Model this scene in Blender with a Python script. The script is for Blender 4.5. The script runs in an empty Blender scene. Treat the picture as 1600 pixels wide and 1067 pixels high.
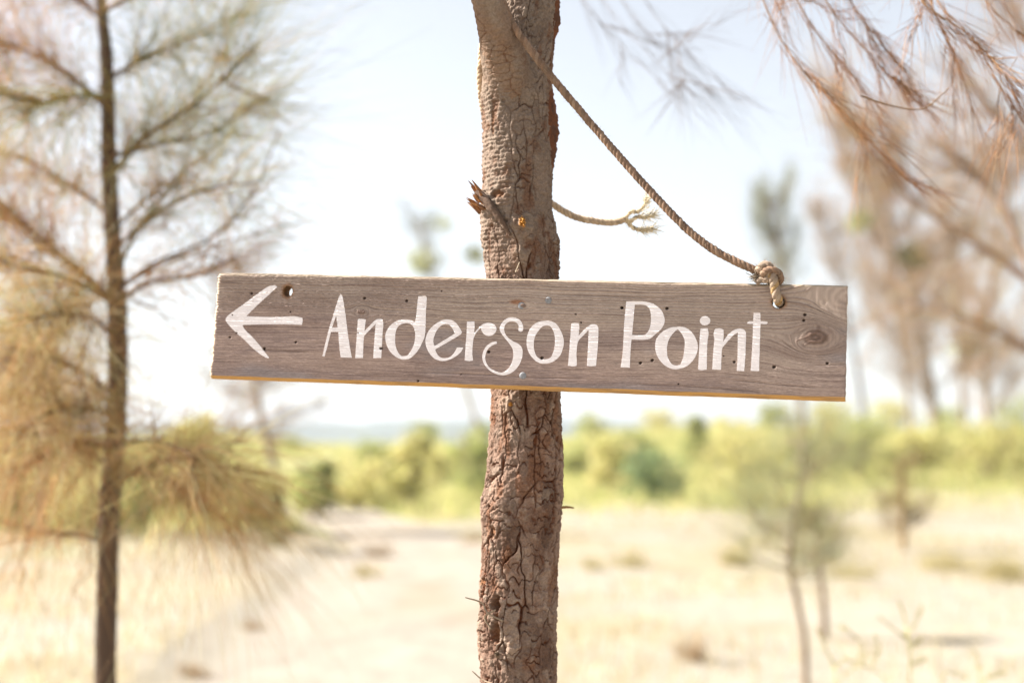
import bpy, bmesh, math, random
import numpy as np
from mathutils import Vector
from mathutils.geometry import delaunay_2d_cdt

# ------------------------------------------------------------------ camera, sky, sun, exposure
F = 2222.0          # focal length in photo pixels (50 mm on a 36 mm sensor, 1600 px wide)
HY = 690.0          # photo row of the eye level
CZ = 1.5            # camera height
sc = bpy.context.scene
cam_d = bpy.data.cameras.new('camera'); cam = bpy.data.objects.new('camera', cam_d)
sc.collection.objects.link(cam); sc.camera = cam
cam.location = (0, 0, CZ); cam.rotation_euler = (math.radians(90), 0, 0)
cam_d.sensor_width = 36; cam_d.lens = 50; cam_d.shift_y = (HY - 533.5) / 1600
cam_d.clip_start = 0.05; cam_d.clip_end = 12000
cam_d.dof.use_dof = True; cam_d.dof.focus_distance = 1.88; cam_d.dof.aperture_fstop = 2.3
cam_d.dof.aperture_blades = 0

SUN_EL, SUN_A = 40.0, 12.0     # elevation, degrees behind the plane of the trunk (sun stands on the left)
world = bpy.data.worlds.new('World'); sc.world = world; world.use_nodes = True
wn = world.node_tree.nodes; wl = world.node_tree.links
bg = wn['Background']; sky = wn.new('ShaderNodeTexSky'); sky.sky_type = 'NISHITA'; sky.sun_disc = False
sky.sun_elevation = math.radians(SUN_EL); sky.sun_rotation = math.radians(270 + SUN_A)
sky.altitude = 200; sky.air_density = 1.0; sky.dust_density = 1.0; sky.ozone_density = 1.0
hs = wn.new('ShaderNodeHueSaturation'); hs.inputs['Saturation'].default_value = 0.30     # thin milky summer sky
wl.new(sky.outputs[0], hs.inputs['Color']); wl.new(hs.outputs[0], bg.inputs['Color']); bg.inputs['Strength'].default_value = 0.060
sun_d = bpy.data.lights.new('sun', 'SUN'); sun = bpy.data.objects.new('sun', sun_d); sc.collection.objects.link(sun)
sun_d.energy = 5.0; sun_d.angle = math.radians(0.53); sun_d.color = (1.0, 0.95, 0.87)
_e, _a = math.radians(SUN_EL), math.radians(SUN_A)
SUNV = Vector((-math.cos(_a) * math.cos(_e), math.sin(_a) * math.cos(_e), math.sin(_e)))
sun.rotation_euler = SUNV.to_track_quat('Z', 'Y').to_euler(); sun.location = SUNV * 30
vs = sc.view_settings
sc.display_settings.display_device = 'sRGB'
vs.view_transform = 'Standard'; vs.look = 'None'; vs.gamma = 1.0; vs.use_curve_mapping = False
vs.exposure = 1.86
sc.cycles.use_denoising = True
sc.cycles.max_bounces = 8

rng = np.random.default_rng(7)
random.seed(7)
COL = sc.collection

# ------------------------------------------------------------------ helpers
def P(px, py, d):
    return np.array(((px - 800) / F * d, d, CZ + (HY - py) / F * d))

def tag(o, label=None, cat=None, group=None, kind=None):
    if label: o['label'] = label
    if cat: o['category'] = cat
    if group: o['group'] = group
    if kind: o['kind'] = kind
    return o

def empty(name, loc):
    o = bpy.data.objects.new(name, None); COL.objects.link(o); o.location = loc; o.empty_display_size = .1
    bpy.context.view_layer.update() if False else None
    return o

def link(name, me, mat, parent=None):
    o = bpy.data.objects.new(name, me); COL.objects.link(o)
    if mat: me.materials.append(mat)
    if parent:
        o.parent = parent
        off = Vector(parent.location)
        if parent.parent: off = off + Vector(parent.parent.location)
        o.location = -off       # meshes are written in world coordinates
    return o

def mesh_np(name, V, Fc, C=None, smooth=True):
    """V (n,3), Fc (m,k) int, C (n,3) colours"""
    V = np.asarray(V, np.float32); Fc = np.asarray(Fc, np.int32); k = Fc.shape[1]
    me = bpy.data.meshes.new(name)
    me.vertices.add(len(V)); me.vertices.foreach_set('co', V.ravel())
    me.loops.add(Fc.size); me.loops.foreach_set('vertex_index', Fc.ravel())
    me.polygons.add(len(Fc)); me.polygons.foreach_set('loop_start', np.arange(0, Fc.size, k, dtype=np.int32))
    me.polygons.foreach_set('use_smooth', np.full(len(Fc), smooth))
    me.update(calc_edges=True)
    if C is not None:
        at = me.color_attributes.new('col', 'FLOAT_COLOR', 'POINT')
        at.data.foreach_set('color', np.concatenate([C, np.ones((len(C), 1))], 1).astype(np.float32).ravel())
    me.validate()
    return me

class Acc:
    """collects numpy pieces of quads / tris (stored as quads with k columns alike)"""
    def __init__(s): s.V, s.F, s.C, s.n = [], [], [], 0
    def add(s, V, Fc, C):
        V = np.asarray(V, float)
        C = np.broadcast_to(np.asarray(C, float), V.shape)
        s.V.append(V); s.F.append(np.asarray(Fc) + s.n); s.C.append(C); s.n += len(V)
    def build(s, name, mat, parent=None, smooth=True):
        if not s.V: return None
        return link(name, mesh_np(name, np.concatenate(s.V), np.concatenate(s.F), np.concatenate(s.C), smooth), mat, parent)

def hash2(ix, iy, seed=0):
    h = (ix.astype(np.int64) * 374761393 + iy.astype(np.int64) * 668265263 + seed * 1442695041) & 0xffffffff
    h = ((h ^ (h >> 13)) * 1274126177) & 0xffffffff
    h = h ^ (h >> 16)
    return (h & 0xffffff) / float(0x1000000)

def vnoise(x, y, seed=0, perx=None):
    ix = np.floor(x); iy = np.floor(y); fx = x - ix; fy = y - iy
    fx = fx * fx * (3 - 2 * fx); fy = fy * fy * (3 - 2 * fy)
    i0, i1 = ix, ix + 1
    if perx: i0 = np.mod(i0, perx); i1 = np.mod(i1, perx)
    a = hash2(i0, iy, seed); b = hash2(i1, iy, seed); c = hash2(i0, iy + 1, seed); d = hash2(i1, iy + 1, seed)
    return (a + (b - a) * fx) * (1 - fy) + (c + (d - c) * fx) * fy

def fbm(x, y, seed=0, octv=4, perx=None):
    s = 0; a = .5
    for k in range(octv):
        s = s + a * (vnoise(x, y, seed + k * 17, perx) * 2 - 1); x = x * 2; y = y * 2; a *= .5
        if perx: perx *= 2
    return s

def worley(x, y, seed=0, perx=None, jit=.85):
    ix = np.floor(x); iy = np.floor(y)
    f1 = np.full(x.shape, 9.); f2 = np.full(x.shape, 9.); idr = np.zeros(x.shape)
    for dx in (-1, 0, 1):
        for dy in (-1, 0, 1):
            cx = ix + dx; cy = iy + dy; hx = np.mod(cx, perx) if perx else cx
            px_ = cx + .5 + jit * (hash2(hx, cy, seed) - .5); py_ = cy + .5 + jit * (hash2(hx, cy, seed + 5) - .5)
            d = np.sqrt((x - px_) ** 2 + (y - py_) ** 2)
            new = d < f1
            f2 = np.where(new, f1, np.minimum(f2, d)); idr = np.where(new, hash2(hx, cy, seed + 9), idr); f1 = np.where(new, d, f1)
    return f1, f2, idr

def sstep(a, b, x):
    t = np.clip((x - a) / (b - a), 0, 1); return t * t * (3 - 2 * t)

def catmull(pts, n):
    pts = np.asarray(pts, float)
    p = np.vstack([2 * pts[0] - pts[1], pts, 2 * pts[-1] - pts[-2]])
    m = len(pts) - 1
    t = np.linspace(0, m - 1e-6, n); i = t.astype(int); f = (t - i)[:, None]
    a, b, c, d = p[i], p[i + 1], p[i + 2], p[i + 3]
    return .5 * (2 * b + (c - a) * f + (2 * a - 5 * b + 4 * c - d) * f ** 2 + (3 * b - a - 3 * c + d) * f ** 3)

def norm(v): return v / np.maximum(np.linalg.norm(v, axis=-1, keepdims=True), 1e-9)

def tubes(acc, paths, rad, cols, sides=3):
    """paths (N,S,3), rad (N,S), cols (3,) / (N,3) / (N,S,3)"""
    paths = np.asarray(paths, float); N, S, _ = paths.shape
    rad = np.broadcast_to(np.asarray(rad, float), (N, S))
    T = norm(np.gradient(paths, axis=1))
    ref = norm(rng.normal(size=(N, 1, 3)))
    A = norm(np.cross(T, ref)); B = np.cross(T, A)
    ang = np.arange(sides) * 2 * math.pi / sides
    V = paths[:, :, None, :] + rad[:, :, None, None] * (A[:, :, None, :] * np.cos(ang)[None, None, :, None] + B[:, :, None, :] * np.sin(ang)[None, None, :, None])
    idx = np.arange(N * S * sides).reshape(N, S, sides)
    a = idx[:, :-1, :]; b = np.roll(idx, -1, 2)[:, :-1, :]; c = np.roll(idx, -1, 2)[:, 1:, :]; d = idx[:, 1:, :]
    Fq = np.stack([a, b, c, d], -1).reshape(-1, 4)
    cols = np.asarray(cols, float)
    if cols.ndim == 1: cols = cols[None, None]
    elif cols.ndim == 2: cols = cols[:, None, :]
    C = np.broadcast_to(cols[:, :, None, :], (N, S, sides, 3)).reshape(-1, 3)
    acc.add(V.reshape(-1, 3), Fq, C)

def tube1(acc, pts, r, col, sides=10, n=None, rough=0.0, cap=True, seed=0):
    """one smooth tapered tube through pts with optional lumpy surface"""
    pts = np.asarray(pts, float); n = n or max(8, len(pts) * 6)
    path = catmull(pts, n); r = np.interp(np.linspace(0, 1, n), np.linspace(0, 1, len(r)), r) if np.ndim(r) else np.full(n, r)
    T = norm(np.gradient(path, axis=0))
    A = np.zeros_like(T); ref = np.array((0.3, -1, .2)); 
    for k in range(n):
        ref = ref - T[k] * ref.dot(T[k]); ref = ref / np.linalg.norm(ref); A[k] = ref
    B = np.cross(T, A); ang = np.arange(sides) * 2 * math.pi / sides
    rr = r[:, None] * np.ones(sides)[None]
    if rough:
        kk = np.arange(n)[:, None] * np.ones(sides)[None]; ss = np.arange(sides)[None] * np.ones(n)[:, None]
        rr = rr * (1 + rough * fbm(ss * .45, kk * .45, seed + 3, 3, None))
    V = path[:, None] + rr[..., None] * (A[:, None] * np.cos(ang)[None, :, None] + B[:, None] * np.sin(ang)[None, :, None])
    idx = np.arange(n * sides).reshape(n, sides)
    Fq = np.stack([idx[:-1], np.roll(idx, -1, 1)[:-1], np.roll(idx, -1, 1)[1:], idx[1:]], -1).reshape(-1, 4)
    V = V.reshape(-1, 3); col = np.asarray(col, float)
    C = np.broadcast_to(col, V.shape)
    acc.add(V, Fq, C)
    if cap:
        for k, row in ((0, 0), (n - 1, n - 1)):
            ring = V.reshape(n, sides, 3)[row]; cen = ring.mean(0)
            W = np.vstack([ring, cen[None]]); m = len(ring)
            acc.add(W, [[i, (i + 1) % m, m, m] if False else [i, (i + 1) % m, m, i] for i in range(m)][:0] or np.array([[i, (i + 1) % m, (i + 2) % m, m] for i in range(0, m, 2)]), col)
    return path

# ------------------------------------------------------------------ materials
def mat_attr(name, rough=.9, noise=(60, .25), bump=(200, .3, .001), spec=.2, trans=0.0, tint=None):
    """base colour from the 'col' attribute, broken up by noise, with fine bump"""
    m = bpy.data.materials.new(name); m.use_nodes = True; nt = m.node_tree; n = nt.nodes; L = nt.links
    b = n['Principled BSDF']; b.inputs['Roughness'].default_value = rough; b.inputs['Specular IOR Level'].default_value = spec
    at = n.new('ShaderNodeAttribute'); at.attribute_name = 'col'
    tc = n.new('ShaderNodeNewGeometry')
    col = at.outputs['Color']
    if noise:
        nz = n.new('ShaderNodeTexNoise'); nz.inputs['Scale'].default_value = noise[0]; nz.inputs['Detail'].default_value = 5
        L.new(tc.outputs['Position'], nz.inputs['Vector'])
        mr = n.new('ShaderNodeMapRange'); mr.inputs[1].default_value = .3; mr.inputs[2].default_value = .7
        mr.inputs[3].default_value = 1 - noise[1]; mr.inputs[4].default_value = 1 + noise[1]
        L.new(nz.outputs[0], mr.inputs[0])
        mx = n.new('ShaderNodeVectorMath'); mx.operation = 'SCALE'
        L.new(col, mx.inputs[0]); L.new(mr.outputs[0], mx.inputs['Scale']); col = mx.outputs[0]
    L.new(col, b.inputs['Base Color'])
    if bump:
        nb = n.new('ShaderNodeTexNoise'); nb.inputs['Scale'].default_value = bump[0]; nb.inputs['Detail'].default_value = 6
        L.new(tc.outputs['Position'], nb.inputs['Vector'])
        bp = n.new('ShaderNodeBump'); bp.inputs['Strength'].default_value = bump[1]; bp.inputs['Distance'].default_value = bump[2]
        L.new(nb.outputs[0], bp.inputs['Height']); L.new(bp.outputs[0], b.inputs['Normal'])
    if trans:
        tr = n.new('ShaderNodeBsdfTranslucent'); L.new(col, tr.inputs['Color'])
        ms = n.new('ShaderNodeMixShader'); ms.inputs[0].default_value = trans
        out = n['Material Output']; L.new(b.outputs[0], ms.inputs[1]); L.new(tr.outputs[0], ms.inputs[2]); L.new(ms.outputs[0], out.inputs['Surface'])
    return m

M_bark = mat_attr('bark', .92, (350, .22), (600, .8, .0018), .12)
M_wood = mat_attr('weathered_wood', .85, (900, .08), (1600, .35, .0005), .2)
M_paint = mat_attr('chalky_paint', .75, (700, .03), (900, .25, .0004), .25)
M_rope = mat_attr('jute', .9, (1500, .25), (1800, .6, .0008), .15)
M_needle = mat_attr('sheoak_needles', .5, None, None, .5, .5)
M_leaf = mat_attr('leaves', .6, None, None, .3, .55)
M_twig = mat_attr('twig', .9, (90, .2), None, .15)
M_ground = mat_attr('sandy_ground', .95, (3.0, .12), (14, .6, .03), .1)
M_hill = mat_attr('forested_hill', .95, (.03, .25), None, .05)
def steel():
    m = bpy.data.materials.new('dull_steel'); m.use_nodes = True; n = m.node_tree.nodes; L = m.node_tree.links
    b = n['Principled BSDF']; b.inputs['Metallic'].default_value = .35; b.inputs['Roughness'].default_value = .7
    nz = n.new('ShaderNodeTexNoise'); nz.inputs['Scale'].default_value = 500
    cr = n.new('ShaderNodeValToRGB'); cr.color_ramp.elements[0].color = (.15, .15, .16, 1); cr.color_ramp.elements[1].color = (.32, .32, .34, 1)
    g = n.new('ShaderNodeNewGeometry'); L.new(g.outputs['Position'], nz.inputs['Vector'])
    L.new(nz.outputs[0], cr.inputs[0]); L.new(cr.outputs[0], b.inputs['Base Color']); return m
M_steel = steel()

# ------------------------------------------------------------------ terrain
def gz(x, y):
    x = np.asarray(x, float); y = np.asarray(y, float)
    fade = sstep(3, 9, y) * (1 - .75 * sstep(200, 600, np.hypot(x, y)))
    h = .17 * fbm(x * .16 + 3, y * .16 + 7, 11, 3) + .03 * fbm(x * .9, y * .9, 12, 3)
    # worn step along the left side of the track
    h = h + .10 * sstep(.25, -.25, x - path_x(y) + 1.0) * sstep(6, 9, y) * (1 - sstep(24, 30, y))
    rise = sstep(23, 75, y) * (1.0 + .9 * sstep(-2, 9, x) + .55 * sstep(-9, -14, x)) * (1 - sstep(80, 260, y))
    return h * fade + rise + .55 * fbm(x * .13, y * .08, 14, 3) * sstep(26, 45, y) * (1 - sstep(80, 260, y))
def path_x(y):
    return np.interp(y, [0, 8, 14, 20, 25, 31, 38], [-1.15, -1.2, -1.3, -1.5, -2.6, -4.4, -7.5])

def axis_pts(lim, fine, n_f, n_c):
    a = np.linspace(-fine, fine, n_f); b = fine * (lim / fine) ** (np.linspace(0, 1, n_c)[1:])
    return np.concatenate([-b[::-1], a, b])
gx = axis_pts(4000, 24, 260, 40); gy = axis_pts(4000, 45, 380, 40)
GX, GY = np.meshgrid(gx, gy); GZ = gz(GX, GY)
n1 = fbm(GX * .35, GY * .35, 21, 4); n2 = fbm(GX * 1.6, GY * 1.6, 22, 3); n3 = fbm(GX * .08, GY * .05, 23, 3)
sand = np.array((.262, .234, .19)); straw = np.array((.262, .224, .155)); dirt = np.array((.21, .15, .10)); green = np.array((.225, .225, .085)); ygreen = np.array((.275, .26, .115))
def mix(a, b, t): return a + (b - a) * t[..., None]
GC = mix(np.broadcast_to(sand, GX.shape + (3,)), straw, sstep(-.1, .4, n1 + .4 * n2))
GC = mix(GC, dirt, sstep(.30, .6, n2 + .3 * n1) * .55)
edge = 20.5 + 9.5 * sstep(-6, 1, GX) + 5 * sstep(3, 14, GX) + 6 * n1 + 2 * n3 + 3 * n2
gm = sstep(-3.0, 4.0, GY - edge)
GC = mix(GC, np.where((n2 + n1)[..., None] > 0, ygreen, green), gm * .9)
idx = np.arange(GX.size).reshape(GX.shape)
Fq = np.stack([idx[:-1, :-1], idx[:-1, 1:], idx[1:, 1:], idx[1:, :-1]], -1).reshape(-1, 4)
g = link('ground', mesh_np('ground', np.stack([GX, GY, GZ], -1).reshape(-1, 3), Fq, GC.reshape(-1, 3)), M_ground)
tag(g, kind='structure')
# sandy track
ys = np.linspace(1.5, 34, 160); us = np.linspace(-1, 1, 17)
YY, UU = np.meshgrid(ys, us, indexing='ij'); wv = .95 + .18 * fbm(YY * .5, UU * 0 + 1, 31, 3) * np.sign(UU)
XX = path_x(YY) + .15 + UU * wv
ZZ = gz(XX, YY) + .006 - .004 * (np.abs(UU) > .99)
PC = mix(np.broadcast_to(np.array((.252, .222, .185)), XX.shape + (3,)), np.array((.235, .195, .15)), sstep(0, .5, fbm(XX * 1.2, YY * .6, 33, 3)))
idx = np.arange(XX.size).reshape(XX.shape)
Fq = np.stack([idx[:-1, :-1], idx[:-1, 1:], idx[1:, 1:], idx[1:, :-1]], -1).reshape(-1, 4)
tag(link('path', mesh_np('path', np.stack([XX, YY, ZZ], -1).reshape(-1, 3), Fq, PC.reshape(-1, 3)), M_ground), kind='structure')

# far ridge
def ridge(name, dist, base_h, seed, col, x0, x1):
    xs = np.linspace(x0, x1, 160); rows = [(-260, 0.0), (-180, .35), (-90, .75), (0, 1.0), (150, .95), (400, .6)]
    V = []
    for dy, k in rows:
        hh = base_h * (.9 + .22 * fbm(xs * .0022, xs * 0 + 2, seed, 3)) * k + 3 * fbm(xs * .05, xs * 0 + dy, seed + 4, 3) * (k > 0)
        V.append(np.stack([xs, np.full_like(xs, dist + dy) + 60 * fbm(xs * .004, xs * 0, seed + 1, 2), hh - (2 if k == 0 else 0)], -1))
    V = np.stack(V); idx = np.arange(V.shape[0] * V.shape[1]).reshape(V.shape[:2])
    Fq = np.stack([idx[:-1, :-1], idx[:-1, 1:], idx[1:, 1:], idx[1:, :-1]], -1).reshape(-1, 4)
    C = np.broadcast_to(np.array(col), V.shape)
    tag(link(name, mesh_np(name, V.reshape(-1, 3), Fq, C.reshape(-1, 3)), M_hill), kind='structure')
ridge('hill', 1500, 25, 41, (.075, .085, .06), -1500, 1500)

# ------------------------------------------------------------------ the plank sign
dL, dR = 2.0, 1.795
BL_ = P(326, 590, dL); BR_ = P(1321, 626, dR); TL_ = P(341, 426, dL)
e_u = norm(BR_ - BL_)
e_w = norm(np.cross(e_u, np.array((0, 0, 1.0))))          # towards the camera and a little left
if e_w[1] > 0: e_w = -e_w
e_v = np.cross(e_w, e_u); e_v = e_v if e_v[2] > 0 else -e_v
B0 = P(820, 525, 1.0 / ((1 / dL + 1 / dR) / 2))
B0 = B0 + e_w * np.dot(BL_ - B0, e_w)                       # on the plane
def bd(px, py):
    """photo pixel -> (u, v) on the plank's face"""
    r = P(px, py, 1.0) - np.array((0, 0, CZ)); o = np.array((0, 0, CZ))
    t = np.dot(B0 - o, e_w) / np.dot(r, e_w); q = o + r * t - B0
    return np.array((np.dot(q, e_u), np.dot(q, e_v)))
def bw(u, v, w):
    u = np.asarray(u, float)[..., None]; v = np.asarray(v, float)[..., None]; w = np.asarray(w, float)[..., None]
    return B0 + u * e_u + v * e_v + w * e_w
TH = .024
cTL, cTR, cBL, cBR = bd(341, 426), bd(1324, 446), bd(326, 591), bd(1321, 627)

PITS = [(392.9, 458.3, 2.2), (363.5, 492.5, 1.0), (369.4, 520, 1.3), (359.1, 527, 2.0), (462, 534.7, 2.0), (412.8, 544.9, 2.5), (453.8, 487.5, 1.2),
        (569.5, 466, 2.3), (635.2, 470, 2.3), (595.5, 544.5, 2.4), (653.2, 595.2, 1.8), (763.3, 549.5, 2.4), (846.6, 559.3, 2.6), (971.6, 481, 2.2),
        (899.7, 491, 1.3), (907.9, 504, 1.3), (971.4, 480.9, 2.0), (1042, 481.8, 2.3), (1000.6, 567, 2.3), (1019, 562.8, 2.3), (1147.2, 565.4, 2.0), (1209.3, 573.3, 2.5),
        (1257.5, 491.7, 2.2), (1255.7, 500.5, 2.0), (1292.5, 567.5, 2.0), (1130.5, 556, 1.0), (560, 520, 1.0), (690, 455, 1.0), (1060, 600, 1.2), (720, 585, 1.0)]
PITS = [(tuple(bd(a, b)), c * .00087) for a, b, c in PITS]
KNOTS = [(bd(1275, 527), .0165, 1.0), (bd(565, 487), .006, .9), (bd(1330, 462), .030, .8), (bd(817, 478), .004, .6)]
HOLES = [(bd(449.5, 455), .0066, .0068), (bd(1216.5, 472.5), .0076, .0070)]

def board_fields(u, v):
    """height above the plane (m) and colour of the plank's weathered face"""
    vw = v + .0045 * fbm(u * 5, v * 9, 51, 3) + .0012 * fbm(u * 22, v * 60, 52, 3)
    kn = np.zeros_like(u); ringc = np.zeros_like(u)
    for (uk, vk), R, s in KNOTS:
        du = (u - uk) * .62; dv = v - vk; r2 = du * du + dv * dv; r = np.sqrt(r2)
        vw = vw - s * dv * np.clip(R * R * 2.2 / (r2 + R * R * .5), 0, 1.6) * np.exp(-r2 / (R * R * 14))
        big = R > .02; kn = np.maximum(kn, 0 if big else sstep(R * .75, R * .45, r + .0015 * fbm(u * 150, v * 150, 59, 2))); rp = r / R + .12 * fbm(u * 60, v * 60, 49, 3); ringc = ringc + (.7 if big else 1.0) * np.exp(-rp ** 2 * 1.2) * np.sin(rp * (30 if big else 21))
    # corner whorl pulls the grain up towards the right end
    sp = .0036 - .0011 * sstep(.0, -.05, v)
    ph = vw / sp + .9 * fbm(u * 1.5, vw * 90, 53, 2)
    fr = ph - np.floor(ph); li = hash2(np.floor(ph), np.zeros_like(ph), 54)
    late = sstep(.45, .9, fr) * (1 - sstep(.93, 1.0, fr))            # hard late-wood ridge
    amp = .35 + .9 * li
    fib = fbm(u * 90, vw * 1500, 55, 2); fib2 = fbm(u * 320, vw * 900, 56, 2)
    wear = sstep(-.02, .045, v + .02 * fbm(u * 6, v * 20, 57, 3))      # top is more eroded
    h = .00050 * late * amp * (.45 + 1.3 * wear) + .00034 * fib * (.5 + .9 * wear) + .00050 * fib2 * (.12 + wear * sstep(.1, -.25, u + .2 * fbm(u * 8, v * 20, 48, 2)) + .35 * wear) + .00045 * fbm(u * 10, v * 18, 58, 3)
    # checks: long thin splits along the grain
    for k, (cu, cv, ln) in enumerate(((.23, -.060, .20), (-.03, -.052, .24), (.37, .012, .08), (-.22, .028, .12), (.12, .055, .22), (.33, -.048, .13), (-.05, .018, .10), (.40, -.010, .05), (-.35, -.03, .1))):
        dvv = vw - cv - .0015 * fbm(u * 12, u * 0 + k, 60 + k, 3)
        h = h - .0016 * np.exp(-(dvv / .0005) ** 2) * sstep(ln * .5, ln * .3, np.abs(u - cu))
    h = h + .0004 * ringc * .6 + .0008 * kn
    BK = 1.36
    # colour: silvered grey-brown, darker late wood, warm patches
    g1 = fbm(u * 4, vw * 45, 71, 4); g2 = fbm(u * 40, vw * 400, 72, 3); g3 = fbm(u * 3, v * 10, 73, 3)
    base = mix(np.broadcast_to(np.array((.292, .213, .180)), u.shape + (3,)), np.array((.205, .150, .135)), sstep(-.35, .4, g1 + .5 * g2))
    base = mix(base, np.array((.295, .235, .195)), sstep(-.3, .4, g3 + wear * .5 - .25) * .7)
    base = mix(base, np.array((.085, .054, .045)), late * (.3 + .7 * li * li))
    base = mix(base, np.array((.10, .065, .055)), sstep(.22, .5, fbm(u * 14, vw * 700, 47, 2)) * .55)
    base = mix(base, np.array((.19, .165, .165)), sstep(.1, .45, fbm(u * 9, v * 30, 74, 3)) * .6)
    base = mix(base, np.array((.15, .10, .08)), sstep(.12, .5, fbm(u * 5, vw * 26, 46, 3)) * .55)
    base = mix(base, np.array((.10, .062, .048)), kn * .8)
    base = base * (1 + .22 * np.clip(ringc, -1, 1))[..., None] * (1 + .22 * fib2)[..., None]
    base = base * BK
    for (uk, vk), rx, ry in HOLES:                                       # rust brown rubbed wood round the rope holes
        r = np.hypot((u - uk) / rx, (v - vk) / ry); base = mix(base, np.array((.22, .10, .035)), sstep(1.9, 1.0, r + .5 * fbm(u * 200, v * 200, 75, 2)) * .7)
    r = np.hypot((u - bd(808, 472)[0]) / .012, (v - bd(808, 472)[1]) / .004); base = mix(base, np.array((.24, .09, .03)), sstep(1.2, .4, r) * .7)
    return h, base

sign = empty('wooden_sign', tuple(B0))
tag(sign, 'long weathered plank sign reading Anderson Point with a left arrow, nailed to the trunk', 'sign')
NU, NV = 1250, 300
S, Tt = np.meshgrid(np.linspace(0, 1, NU), np.concatenate([np.linspace(0, .05, 26)[:-1], np.linspace(.05, .96, 240), np.linspace(.96, 1, 36)[1:]]))
NV = S.shape[0]
bot = cBL + (cBR - cBL) * S[..., None]; top = cTL + (cTR - cTL) * S[..., None]
UV = bot + (top - bot) * Tt[..., None]
U, Vv = UV[..., 0].copy(), UV[..., 1].copy()
# slightly wavy long edges, torn fibres at the sawn ends
hgt = .145; width = .87
vlo = bot[..., 1]; vhi = top[..., 1]
wob_t = .0007 * fbm(U * 30, U * 0 + 1, 81, 4) - .0010 * sstep(.015, 0, S * .9) 
Vv = Vv + wob_t * sstep(.9, 1, Tt) + .0005 * fbm(U * 25, U * 0 + 4, 82, 3) * sstep(.1, 0, Tt)
torn = .0022 * fbm(Vv * 260, Vv * 0, 83, 3) + .0018 * fbm(Vv * 60, Vv * 0 + 3, 84, 2)
U = U + torn * sstep(.012, 0, S) + .0008 * fbm(Vv * 200, Vv * 0 + 9, 85, 3) * sstep(.994, 1, S)
H, BC = board_fields(U, Vv)
dist_t = (1 - Tt) * hgt; dist_b = Tt * hgt; dist_l = S * width; dist_r = (1 - S) * width
def rnd(d, r): 
    q = np.clip(1 - d / r, 0, 1); return r * (1 - np.sqrt(np.clip(1 - q * q, 0, 1)))
edge_w = .0026 * (1 + .5 * fbm(U * 40, Vv * 40, 86, 3))
H = H - rnd(dist_t, .0034) - rnd(dist_l, .0042) * (1 + .5 * fbm(Vv * 220, U * 60, 87, 2)) - rnd(dist_r, .002)
ch = .0050 + .0009 * fbm(U * 7, U * 0 + 2, 91, 3)
H = H - np.clip(ch - dist_b, 0, 1) * .95                                 # sawn lower arris
raw = sstep(ch * 1.02, ch * .90, dist_b + .0005 * fbm(U * 60, U * 0, 88, 3))
BC = BC + (mix(np.broadcast_to(np.array((.50, .28, .095)), BC.shape), np.array((.36, .21, .09)), sstep(-.1, .4, fbm(U * 30, Vv * 300, 92, 3))) - BC) * raw[..., None]
BC = mix(BC, np.array((.55, .46, .34)), sstep(.0055, .001, dist_l + .002 * fbm(Vv * 200, U * 30, 89, 2)) * .8)
BC = mix(BC, np.array((.36, .29, .20)), sstep(.004, .001, dist_t + .002 * fbm(U * 80, Vv * 30, 90, 2)) * .6)
for (uk, vk), r in PITS:
    d = np.hypot(U - uk, (Vv - vk) * 1.15) / r
    H = H - .0045 * sstep(1.15, .75, d)
    BC = mix(BC, np.array((.07, .045, .035)), sstep(1.35, .9, d) * .8)
keep_v = np.ones(U.shape, bool)
for (uk, vk), rx, ry in HOLES:
    rr_ = np.hypot((U - uk) / rx, (Vv - vk) / ry); keep_v &= rr_ > 1 
    H = H - .0016 * sstep(1.25, 1.0, rr_)
Vfront = bw(U, Vv, H)
idx = np.arange(U.size).reshape(U.shape)
q = np.stack([idx[:-1, :-1], idx[:-1, 1:], idx[1:, 1:], idx[1:, :-1]], -1).reshape(-1, 4)
okq = keep_v.ravel()[q].all(1); q = q[okq]
acc = Acc(); acc.add(Vfront.reshape(-1, 3), q, BC.reshape(-1, 3))
# sides and back from the border loop
loop = np.concatenate([idx[0, :], idx[1:, -1], idx[-1, -2::-1], idx[-2:0, 0]])
lf = Vfront.reshape(-1, 3)[loop]; lu = U.ravel()[loop]; lv = Vv.ravel()[loop]; m = len(loop)
rows = [lf]; cols = [BC.reshape(-1, 3)[loop]]
isb = (Tt.ravel()[loop] < .001)
for k, wv_ in enumerate((-.0085, -.013, -.018, -TH)):
    jt = .0004 * fbm(lu * 120 + k, lv * 120, 95, 2)
    rows.append(bw(lu + jt, lv + jt, np.full(m, wv_)))
    c = np.where(isb[:, None], np.array((.48, .26, .085)), np.array((.36, .28, .19))) * (1 + .15 * fbm(lu * 200, lv * 200 + k, 96, 2))[:, None]
    cols.append(c)
RV = np.stack(rows); ii = np.arange(len(rows) * m).reshape(len(rows), m)
qs = np.stack([ii[:-1], ii[1:], np.roll(ii, -1, 1)[1:], np.roll(ii, -1, 1)[:-1]], -1).reshape(-1, 4)
acc.add(RV.reshape(-1, 3), qs, np.stack(cols).reshape(-1, 3))
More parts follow.
